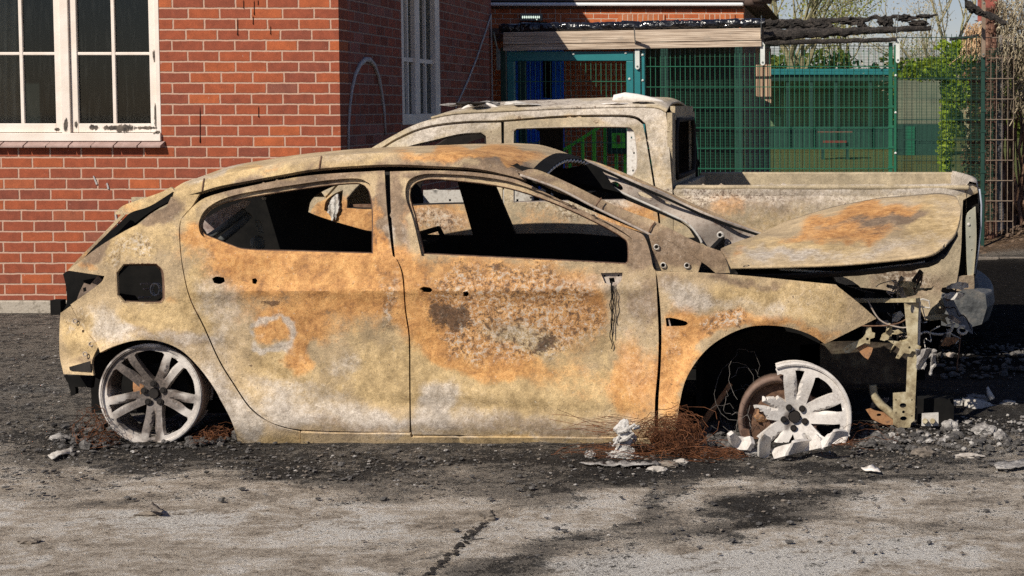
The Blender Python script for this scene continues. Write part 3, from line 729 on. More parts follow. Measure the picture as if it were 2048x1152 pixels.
# teal gate
gt = thing('mesh_gate', 'teal framed mesh gate half in building shadow between wall and pickup roof', 'gate', (nx(1140), YN, 0))
ztp = nzv(103)
g = MB(); g.box((nx(1016), YN-.03, nzv(122)), (nx(1268), YN+.03, ztp)); g.box((nx(1254), YN-.03, .05), (nx(1268), YN+.03, nzv(122.2))); g.box((nx(1016), YN-.03, .05), (nx(1030), YN+.03, nzv(122.2)))
g.box((nx(1030.2), YN-.03, .05), (nx(1253.8), YN+.03, .13)); obj('frame', g, M_TEAL, gt, bevel=.006)
m = MB(); mesh_panel(m, 1031, 1253, nzv(123), .14, nzv(163), spike=0); obj('mesh', m, M_GREEN, gt)
for u, v in ((1149, 108), (1253, 106), (1260, 158), (1260, 260), (1260, 360)): obj('bolt', MB().lump((nx(u), YN-.034, nzv(v)), (.014, .008, .014), 1, 0), M_GALV, gt)
def post(label, u0, u1, top, mat, bolts=(), y=YN, clips=()):
    t = thing('fence_post', label, 'post', ((nx(u0)+nx(u1))/2, y, 0))
    obj('shaft', MB().box((nx(u0), y-.03, 0), (nx(u1), y+.03, nzv(top))), mat, t, bevel=.004)
    for u, v in bolts: obj('bolt', MB().lump((nx(u), y-.034, nzv(v)), (.014, .009, .014), 1, 0), M_GALV, t)
    if clips:
        c = MB()
        for v in clips: c = MB().box((nx(u0)-.01, y-.036, nzv(v)-.014), (nx(u1)+.012, y-.0305, nzv(v)+.012)); obj('clip', c, mat, t)
    return t
post('dark green post beside the brick side wall, left of the teal gate', 1003, 1013, 96, M_GREEND)
post('teal square post to the right of the teal gate', 1270, 1282, 100, M_TEAL)
post('narrow teal post with two bright bolts next to the gate post', 1284.5, 1290.5, 99, M_TEAL, ((1286.5, 110), (1286.5, 161), (1286.5, 213)))
post('bright green square post holding the end of the main green mesh', 1778, 1785, 85, M_GREEN, clips=(132, 173, 213, 253, 294, 334))
post('slim green post immediately right of the bright green square post', 1788, 1793, 90, M_GREEN, ((1791, 151), (1791, 225), (1791, 306)))
post('dark sooty green post at the right end of the green mesh', 1962.5, 1969.5, 112, M_GREEND, clips=(140, 181, 221, 262, 302, 343, 384))
pa = thing('mesh_fence', 'long bright green mesh panel behind the pickup bed', 'fence', (nx(1535), YN, 0), GR)
obj('mesh', mesh_panel(MB(), 1291.5, 1777.5, nzv(92), .1, nzv(92), dist=lambda x, z: .012*math.sin(x*1.7)), M_GREEN, pa)
pb = thing('mesh_fence', 'dull green mesh panel in front of the ivy', 'fence', (nx(1880), YN, 0), GR)
obj('mesh', mesh_panel(MB(), 1794, 1962, nzv(75), .1, nzv(75)), M_GREEND, pb)
pc = thing('mesh_fence', 'rust brown scorched mesh panel at the far right', 'fence', (nx(2000), YN, .2), GR)
obj('mesh', mesh_panel(MB(), 1970, 2027, nzv(75), nzv(468), nzv(75)), M_BROWNW, pc)
pd = thing('fine_mesh_screen', 'fine horizontal wire screen directly behind the green mesh', 'fence', (nx(1640), YN+.25, 0))
m = MB(); z = nzv(96)
xa, xb = nx(1292), nx(2008)
while z > .3: m.box((xa, YN+.24, z), (xb, YN+.2435, z+.0035)); z -= .0127*1.25
x = xa
while x < xb: m.box((x, YN+.245, .2), (x+.004, YN+.249, nzv(94))); x += .0762
obj('wires', m, M_SCREEN, pd)
# timber boards, tarp roll and brackets on top of the fence
def plank(mb, a, b, h, th, tilt=.10):
    "board from a to b, h high, leaning forward at its top"
    a, b = Vector(a), Vector(b); up = Vector((0, -tilt, 1)).normalized()*h; n = Vector((0, -th, 0))
    vs = [a, b, b+up, a+up]; vs += [q-n for q in vs]
    return mb.add(vs, [(0,1,2,3),(7,6,5,4),(0,4,5,1),(1,5,6,2),(2,6,7,3),(3,7,4,0)])
def B(u, v, dy=-.08): return P(u, v, YN+dy)
t1 = MB(); plank(t1, B(1006, 89), B(1523, 80), .125, .03, -.12); tag(obj('timber_board', t1, M_TIMB, bevel=.004), 'upper pale timber board under the black roll above the gate', 'timber board')
t2 = MB(); plank(t2, B(1006, 102), B(1523, 93), .062, .03, -.12); tag(obj('timber_board', t2, M_TIMB, bevel=.004), 'narrow lower timber board resting on the gate top', 'timber board')
def roll(u0, v0, u1, v1, r0, r1, n, lumpy, ties=0, y=.0, seed=0, hf=1.0):
    m = MB(); pts, rr, ns = [], [], 14
    base = 0; rows = []
    for i in range(n+1):
        t = i/n; u = lerp(u0, u1, t); c = B(u, lerp(v0, v1, t), y); r = lerp(r0, r1, t)
        c.z += lumpy*.5*noise.noise((u*.05, seed, 0))
        row = []
        for j in range(ns+1):
            a = 2*math.pi*j/ns
            k = 1+lumpy*9*noise.fractal(Vector((u*.03*hf, math.cos(a)*.9+seed, math.sin(a)*.9)), 1, 2, 4)
            if ties and (u-u0) % ties < 3: k *= .80
            row.append((c.x, c.y+math.cos(a)*r*k, c.z+math.sin(a)*r*k))
        rows.append(row)
    return m.grid(rows)
tag(obj('tarp_roll', roll(999, 58, 1530, 46, .053, .05, 230, .022, 40), M_FILM, smooth=True), 'glossy black wrapped roll lying along the top of the timber boards', 'tarp roll')
def charred(name, label, u0, v0, u1, v1, r0, r1, seed, lump=.05, holes=(), y=.0, mat=None):
    m = roll(u0, v0, u1, v1, r0, r1, int(abs(u1-u0)/2.2)+4, lump, 0, y, seed, 2.6)
    for (u, v, ru, rv) in holes: m.lump(tuple(B(u, v, y-.01)), (ru/194, .035, rv/194*.85), 3, .8, 5, seed+u)
    return tag(obj(name, m, mat or M_CHARW, smooth=False), label, 'charred roll' if 'roll' in name else 'charred timber')
charred('charred_roll', 'burnt blistered roll end in ragged black lumps against the sky', 1531, 47, 1875, 31, .036, .010, 1, .060,
    ((1545, 50, 16, 12), (1620, 56, 22, 9), (1656, 54, 9, 12), (1640, 50, 15, 9), (1700, 42, 18, 9), (1722, 48, 8, 14), (1728, 55, 6, 7), (1768, 42, 14, 11), (1781, 47, 5, 13), (1806, 36, 16, 8), (1835, 46, 16, 7), (1846, 47, 8, 6), (1850, 33, 14, 5), (1580, 48, 20, 10)))
charred('charred_timber', 'upper charred board with alligator cracked face right of the pale boards', 1528, 70, 1863, 56, .062, .024, 4, .028, y=-.05)
charred('charred_timber', 'lower charred batten lying on top of the green mesh', 1530, 86, 1792, 79, .028, .022, 9, .02, y=-.06)
charred('charred_branch', 'thick black charred branch jutting across the brown post at top right', 1930, 8, 2012, 47, .050, .025, 12, .06, ((1945, 18, 9, 8), (1960, 26, 10, 6)), y=-.35)
charred('charred_branch', 'thin grey burnt stick just above the ivy beside the dark post', 1899, 79, 1958, 71, .018, .014, 15, .03, y=.1)
def bracket(label, u0, u1, v0, v1, top, mat):
    t = thing('bracket', label, 'bracket', tuple(B(u0, v1, -.05)))
    m = MB(); x0, x1 = nx(u0), nx(u1); za, zb = nzv(v1), nzv(v0); r = (x1-x0)/2; cx = (x0+x1)/2
    pts = [(x0, zb), (x0, za+r)]+[(cx-r*math.cos(a), za+r-r*math.sin(a)) for a in [math.pi*i/8 for i in range(1, 8)]]+[(x1, za+r), (x1, zb-.03), (cx-.02, zb+.03)]
    n = len(pts); m.add([(x, YN-.055, z) for x, z in pts]+[(x, YN-.048, z) for x, z in pts], [tuple(range(n)), tuple(reversed(range(n, 2*n)))]+[(i, i+n, (i+1) % n+n, (i+1) % n) for i in range(n)])
    obj('plate', m, mat, t, fixn=True)
    m = MB().add([(x0, YN-.055, zb), (x0, YN+.0, zb), (x0+.02, YN-.25, nzv(top)), (x0+.02, YN-.30, nzv(top)), (x0+.006, YN-.055, zb), (x0+.006, YN, zb), (x0+.026, YN-.25, nzv(top)), (x0+.026, YN-.30, nzv(top))],
        [(0,1,2,3),(7,6,5,4),(0,4,5,1),(1,5,6,2),(2,6,7,3),(3,7,4,0)]); obj('arm', m, mat, t)
    for vv in (v0+7, v1-6): obj('bolt', MB().lump((cx, YN-.057, nzv(vv)), (.012, .007, .012), 1, 0), M_GREYP, t)
bracket('shaded grey bracket where the boards meet the brick side wall', 996, 1004, 97, 141, 66, M_GREYP)
bracket('white bracket above the teal gate post', 1272, 1281, 92, 139, 58, M_GALV)
bracket('white bracket where pale boards meet charred boards', 1521.5, 1530.5, 84, 131, 34, M_GALV)
bracket('white bracket on the bright green square post', 1791, 1799, 78, 126, 28, M_GALV)
bracket('rusty brown bracket on the dark post at the right', 1961.5, 1969.5, 0, 115, -30, M_GALVD)
for i, (a, b, vb) in enumerate(((1511, 1518, 195), (1519.5, 1526, 199), (1527.5, 1534, 203), (1535.5, 1541.5, 207))):
    s_ = MB(); y = YN+.10; x0, x1 = nx(a), nx(b)
    s_.add([(x0, y, nzv(vb-3)), (x1, y, nzv(vb)), (x1, y, nzv(96)), (x0, y, nzv(96)), (x0, y+.02, nzv(vb-3)), (x1, y+.02, nzv(vb)), (x1, y+.02, nzv(96)), (x0, y+.02, nzv(96))], [(0,1,2,3),(7,6,5,4),(0,4,5,1),(1,5,6,2),(2,6,7,3),(3,7,4,0)])
    tag(obj('hanging_batten', s_, M_TIMBV, bevel=.003), 'pale upright timber slat with slanted cut end behind the mesh', 'timber slat', 'four upright slats side by side under the middle bracket')

# ---------------------------------------------------------------- foliage helpers
def leaves(mb, c, r, n, size, rnd, asp=1.0, flat=0, hole=.25, fr=1.3):
    k = 0; tries = 0
    while k < n and tries < n*6:
        tries += 1
        d = Vector((rnd.gauss(0, .5), rnd.gauss(0, .5), rnd.gauss(0, .5)))
        if d.length > 1.15: continue
        p = Vector((c[0]+d.x*r[0], c[1]+d.y*r[1], c[2]+d.z*r[2]))
        if noise.noise(p*fr) < -hole+.25*(rnd.random()-.5): continue
        a = Vector((rnd.gauss(0, 1), rnd.gauss(0, 1)-.6, rnd.gauss(0, 1)+.3)).normalized()
        t = a.cross(Vector((rnd.gauss(0, 1), rnd.gauss(0, 1), rnd.gauss(0, 1)))).normalized(); b = a.cross(t)
        s = size*rnd.uniform(.55, 1.25); n0 = len(mb.v)
        mb.v += [p-t*s*.5, p+b*s*.5*asp, p+t*s*.6, p-b*s*.5*asp]; mb.f.append((n0, n0+1, n0+2, n0+3)); k += 1
    return mb
def strands(mb, c, r, n, L, w, rnd, droop=1.0):
    for i in range(n):
        p = Vector((c[0]+rnd.uniform(-1, 1)*r[0], c[1]+rnd.uniform(-1, 1)*r[1], c[2]+rnd.uniform(-1, 1)*r[2]))
        l = L*rnd.uniform(.4, 1.3); ph = rnd.uniform(0, 6); pts = []
        dx, dy = rnd.gauss(0, .25), rnd.gauss(0, .2)
        for k in range(5):
            t = k/4; pts.append(p+Vector((dx*l*t+.012*math.sin(ph+9*t), dy*l*t+.012*math.cos(ph+7*t), -droop*l*t)))
        mb.tube(pts, w*rnd.uniform(.6, 1.4), 3, False)
    return mb
rg = random.Random(11)
iv = thing('ivy', 'bright yellow-green ivy climbing behind the mesh by the dark post', 'ivy', tuple(P(1895, 480, 19.3)))
m = MB()
for u, v, ru, rv, n in ((1897, 200, 17, 110, 950), (1890, 300, 15, 75, 520), (1925, 112, 26, 34, 650), (1888, 135, 42, 24, 520), (1850, 133, 50, 16, 330), (1905, 95, 32, 20, 260), (1915, 180, 26, 45, 260), (1840, 150, 60, 12, 200)):
    c = P(u, v, 19.3); leaves(m, c, (ru/173, .30, rv/173), int(n*1.7), .046, rg, .8, fr=3.0, hole=.3)
obj('foliage', m, M_IVY, iv)
m = MB()
for u in (1893, 1898, 1886): m.tube([P(u+4*math.sin(k), 430-k*42, 19.4) for k in range(8)], .012, 5)
obj('stem', m, M_BARK, iv)
wv_ = thing('withered_bush', 'brown withered climber between the ivy and the dark post', 'bush', tuple(P(1945, 480, 19.9)))
m = MB()
for u, v, ru, rv, n in ((1948, 200, 26, 150, 1100), (1950, 330, 30, 70, 500), (1955, 110, 22, 60, 420), (1925, 390, 45, 35, 380)):
    leaves(m, P(u, v, 19.9), (ru/168, .35, rv/168), n, .055, rg, .7, fr=3.0, hole=.3)
obj('foliage', m, M_DRY, wv_)
m = MB(); strands(m, P(1950, 60, 18.3), (.10, .1, .10), 110, .26, .004, rg, .8); strands(m, P(1948, 90, 18.3), (.12, .1, .08), 70, .25, .004, rg, .5); obj('dry_stalks', m, simple('dry_stalk', (.48, .30, .16), (.62, .44, .26), sc=20), wv_)
dc = thing('dead_climber', 'pale straw-coloured dead climber hanging at the right edge above charred stems', 'dead plant', tuple(P(2025, 470, 17.8)))
m = MB()
for u, v, ru, rv, n in ((2035, 60, 42, 70, 900), (2040, 150, 38, 70, 800), (1996, 110, 12, 110, 330), (2008, 60, 20, 60, 260), (2060, 90, 40, 120, 500)):
    c = P(u, v, 17.75); strands(m, c, (ru/188, .16, rv/188), n//2, .15, .0042, rg); leaves(m, c, (ru/150, .2, rv/150), n, .035, rg, .5, fr=5, hole=.35)
obj('hanging_strands', m, M_STRAW, dc)
m = MB()
for k in range(26):
    u = rg.uniform(2000, 2075); q = [P(u+rg.gauss(0, 3), 480-s*36, 17.9+rg.uniform(-.1, .2)) for s in range(9)]; m.tube(q, [rg.uniform(.012, .028)*(1-.07*s) for s in range(9)], 5)
obj('stem', m, M_RUSTD, dc)
m = MB()
for k in range(15):
    u = 1972+k*1.4; m.tube([P(u+rg.gauss(0, 1.2), 478-s*42, 17.62+rg.uniform(-.04, .08)) for s in range(12)], [rg.uniform(.010, .026) for s in range(12)], 6)
leaves(m, P(1982, 230, 17.6), (.07, .07, 1.2), 900, .04, rg, .6, fr=4, hole=.5)
tag(obj('charred_stem', m, simple('charred_bark', (.045, .022, .014), (.13, .06, .038), sc=30, c3=(.26, .15, .10), bump=.8), dc))
m = MB()
for k in range(6): m.tube([P(1995+k*1.7+rg.gauss(0, .8), 470-s*40, 17.66) for s in range(11)], [rg.uniform(.010, .018) for s in range(11)], 6)
obj('grey_stem', m, simple('grey_bark', (.14, .125, .12), (.27, .245, .235), sc=30, bump=.7), dc)
rd = MB(); rows = [[P(1955+i*7+3*noise.noise((i, j, 0)), -30+j*9, 18.1+.05*noise.noise((i*.7, j*.7, 3))) for i in range(7)] for j in range(9)]
rd.grid(rows); tag(obj('red_sheet', rd, simple('faded_red', (.20, .05, .04), (.36, .10, .07), sc=20), smooth=True), 'scorched red sheet behind the black branch at the top right', 'sheet')

# ---------------------------------------------------------------- play yard behind the fence
YR = 22.0
rl = thing('green_railing', 'lime green ramp railing seen through the pickup rear window', 'railing', (P(1180, 400, YR).x, YR, 0))
for u, v in ((1140, 292), (1165, 277), (1188, 263), (1210, 250), (1232, 250), (1250, 250)):
    q = P(u, v, YR); obj('post', MB().box((q.x-.022, YR-.02, .0), (q.x+.022, YR+.02, q.z)), M_LIME, rl, bevel=.004)
m = MB().bar(P(1118, 306, YR-.03), P(1212, 246, YR-.03), .04, .04); m.bar(P(1212, 246, YR-.03), P(1262, 246, YR-.03), .04, .04); obj('handrail', m, M_LIME, rl, bevel=.004)
pbx = thing('play_panel', 'teal play panel with a lime window beside the green railing', 'play panel', (P(1236, 400, 21.9).x, 21.85, 0))
a, b = P(1215, 308, 21.85), P(1262, 252, 21.85); obj('board', MB().box((a.x, 21.83, a.z), (b.x, 21.87, b.z)), M_GREEND, pbx, bevel=.01)
a, b = P(1224, 296, 21.82), P(1250, 266, 21.82); obj('window', MB().box((a.x, 21.80, a.z), (b.x, 21.829, b.z)), M_LIME, pbx)
obj('knob', MB().lump(P(1237, 279, 21.78), (.03, .02, .06), 2, .3), M_REDP, pbx)
hk = MB().tube([P(u, v, 21.0) for u, v in ((1393, 400), (1393, 330), (1392, 290), (1388, 272), (1380, 264), (1370, 266))], .032, 8)
tag(obj('green_arch', hk, M_GREEN, smooth=True), 'curved bright green tube standing behind the pickup cab', 'climbing frame')
bp = thing('seated_doll', 'pale soft toy heap behind the window of the pickup', 'toys', tuple(P(1085, 340, 23.5)))
for u, v, r_ in ((1066, 295, .06), (1082, 286, .05), (1083, 300, .08), (1092, 303, .05)): obj('toy', MB().lump(P(u, v, 23.4), (r_, r_, r_), 2, .3, 3, u), M_PALEST, bp, smooth=True)
bp['label'] = 'pale bundle of toys beside the blue door seen through the pickup'
YS = 60.0
sh = thing('shelter', 'long dark green shelter with teal roof edge beyond the mesh', 'shelter', (P(1660, 300, YS).x, YS, 0))
def sx(u): return P(u, 213, YS).x
def szv(v): return P(1700, v, YS).z
obj('roof', MB().box((sx(1470), YS-1.0, szv(150)), (sx(1800), YS+3, szv(139))), M_TEAL, sh)
obj('fascia', MB().box((sx(1470), YS-.9, szv(163)), (sx(1798), YS-.8, szv(150.2))), M_GREEND, sh)
obj('wall', MB().box((sx(1470), YS+2.8, 0), (sx(1790), YS+2.95, szv(151))), simple('shelter_wall', (.10, .16, .09), (.18, .24, .11), sc=.8, c3=(.30, .36, .14)), sh)
for u in (1577, 1624, 1672, 1740, 1792): obj('post', MB().box((sx(u-3), YS-.85, 0), (sx(u+3), YS-.78, szv(163.2))), M_GREEND, sh)
obj('wall', MB().box((sx(1470), YS-.7, 0), (sx(1790), YS-.6, szv(252))), M_GREEND, sh)
bn = thing('picnic_bench', 'dark bench with a red edged seat in front of the shelter', 'bench', tuple(P(1670, 310, 48)))
q = P(1670, 283, 48); obj('seat', MB().box((q.x-.34, 47.6, q.z-.025), (q.x+.34, 47.95, q.z+.025)), M_REDP, bn)
obj('table_top', MB().box((q.x-.5, 48.0, q.z+.25), (q.x+.5, 48.8, q.z+.28)), M_RUSTD, bn)
for s_ in (-1, 1): obj('leg', MB().box((q.x+s_*.35-.04, 47.7, 0), (q.x+s_*.35+.04, 48.6, q.z-.032)), M_GREEND, bn)
cb_ = thing('store_cabin', 'pale boarded cabin with dark green base beyond the ivy', 'cabin', (P(1840, 300, 52).x, 52, 0))
obj('wall', MB().box((P(1797, 0, 52).x, 52, P(1840, 248, 52).z), (P(1905, 0, 52).x, 54, P(1840, 160, 52).z)), simple('cabin_boards', (.11, .125, .085), (.17, .18, .12), sc=1.5), cb_)
obj('base', MB().box((P(1797, 0, 52).x-.02, 51.95, 0), (P(1905, 0, 52).x, 54, P(1840, 248.2, 52).z)), M_GREEND, cb_)
obj('door', MB().box((P(1812, 0, 51.9).x, 51.90, 0), (P(1830, 0, 51.9).x, 51.945, P(1840, 252, 51.9).z)), M_GREEN, cb_)
hd = thing('hedge', 'tall olive and yellow-green hedge along the far side of the play yard', 'hedge', (8, 82, 0))
m = MB(); r2 = random.Random(4)
for i in range(46):
    x = -5+i*.62; hgt = 3.3+1.0*noise.noise((x*.4, 0, 2))
    leaves(m, (x, 82+r2.uniform(-1, 1), hgt*.55), (1.2, 1.2, hgt*.62), 900, .30, r2, .9, fr=.8)
obj('foliage', m, M_HEDGE, hd)
m = MB()
for i in range(30): x = -5+i*.95; m.tube([(x, 82, 0), (x+.1, 82, 1.6), (x+.3*noise.noise((x, 1, 1)), 82, 3)], [.08, .06, .03], 5)
obj('stem', m, M_BARK, hd)
def tree(label, base, h, seed, spread=.62, buds=900, mat=M_BUD, lean=0, bsize=.12):
    r = random.Random(seed); t = thing('bare_tree', label, 'tree', base, 'trees beyond the play yard')
    mt, mc, ml = MB(), MB(), MB(); tips = []
    def grow(p, d, L, rad, lev, mb_):
        n = 4; pts = [p]; q = p
        for i in range(n):
            d = (d+Vector((r.gauss(0, .10), r.gauss(0, .10), .05+r.gauss(0, .06)))).normalized(); q = q+d*L/n; pts.append(q)
        mb_.tube(pts, [rad*(1-.42*i/n) for i in range(n+1)], 6 if lev < 2 else (4 if lev < 4 else 3), False)
        if lev == 5: tips.append(q); tips.append(pts[2]); return
        for k in range(3 if lev else 4):
            ax = Vector((r.gauss(0, 1), r.gauss(0, 1), r.gauss(0, .5))).normalized()
            nd = (d+ax*spread*(1.0 if k else .45)).normalized()
            grow(pts[-1] if k < 2 else pts[2], nd, L*r.uniform(.62, .82), rad*.56*(1.1 if k == 0 else .9), lev+1, mc)
    grow(Vector(base), Vector((lean, 0, 1)), h*.30, h*.020, 0, mt)
    for i in range(buds):
        p = r.choice(tips)+Vector((r.gauss(0, .35), r.gauss(0, .35), r.gauss(0, .35)))
        leaves(ml, p, (.05, .05, .05), 1, bsize, r, .7, hole=9)
    obj('trunk', mt, M_BARK, t); obj('crown', mc, M_BARK, t); obj('buds', ml, mat, t)
    return t
tree('tall bare tree with yellow-green buds right of the brick roof', tuple(P(1612, 320, 70).xy)+(0,), 12, 5, buds=2600, lean=.05)
tree('bare budding tree with forked pale limbs left of the open sky', tuple(P(1560, 320, 78).xy)+(0,), 11, 8, buds=2600)
tree('slender bare tree behind the white bracket of the green post', tuple(P(1690, 320, 88).xy)+(0,), 10, 21, buds=1400)
tree('ragged ochre tree rising behind the ivy', tuple(P(1945, 320, 58).xy)+(0,), 8.5, 12, buds=3000, mat=M_STRAW, bsize=.07)
tree('dense green-budded tree furthest right in the play yard', (15, 76, 0), 11, 31, buds=2600)
tree('low grey twiggy tree between the shelter and the ivy', tuple(P(1845, 320, 95).xy)+(0,), 6.5, 44, buds=900)
# ================================================================ the burnt hatchback
Y0 = 7.40
def Yc(u, v):
    o = 0.0
    if v < 518: o += .020+(518-v)/451*.44
    if 518 <= v < 582: o += (582-v)/64*.020
    if v >= 582 and v < 800: o += (.006+.020*sst(330, 440, u)*(1-sst(1250, 1360, u)))*math.sin(math.pi*min(1, (v-582)/218))
    if v > 800: o -= .012*sst(800, 835, v); 
    if v > 845: o += .05*((v-845)/45)**1.5
    cr = 586-.012*(u-370)                                # shoulder crease
    o -= .011*math.exp(-((v-cr)/12)**2)*sst(360, 430, u)*(1-sst(1260, 1330, u))
    if u > 1420: o += ((u-1420)/335)**2*.20
    if u < 340: o += ((340-u)/220)**2*.17
    for cx, cy, r0 in ((303, 800, 122), (1553, 842, 196)):
        d = math.hypot(u-cx, v-cy)
        o -= .022*math.exp(-((d-r0-8)/20)**2)*(1-sst(cy, cy+60, v))
    # lower body swage sweeping up behind the rear wheel side of the door
    if 300 < u < 1400:
        sw = 800+.05*(u-640) if u > 640 else 800-(640-u)*.55
        o += .016*sst(-26, 0, v-sw)*(1-sst(0, 60, v-sw))*sst(400, 480, u)*(1-sst(1290, 1330, u))
    o += .006*noise.noise((u*.012, v*.012, 2))+.0042*noise.noise((u*.040, v*.040, 5))+.0015*noise.noise((u*.12, v*.12, 8))
    return Y0+o
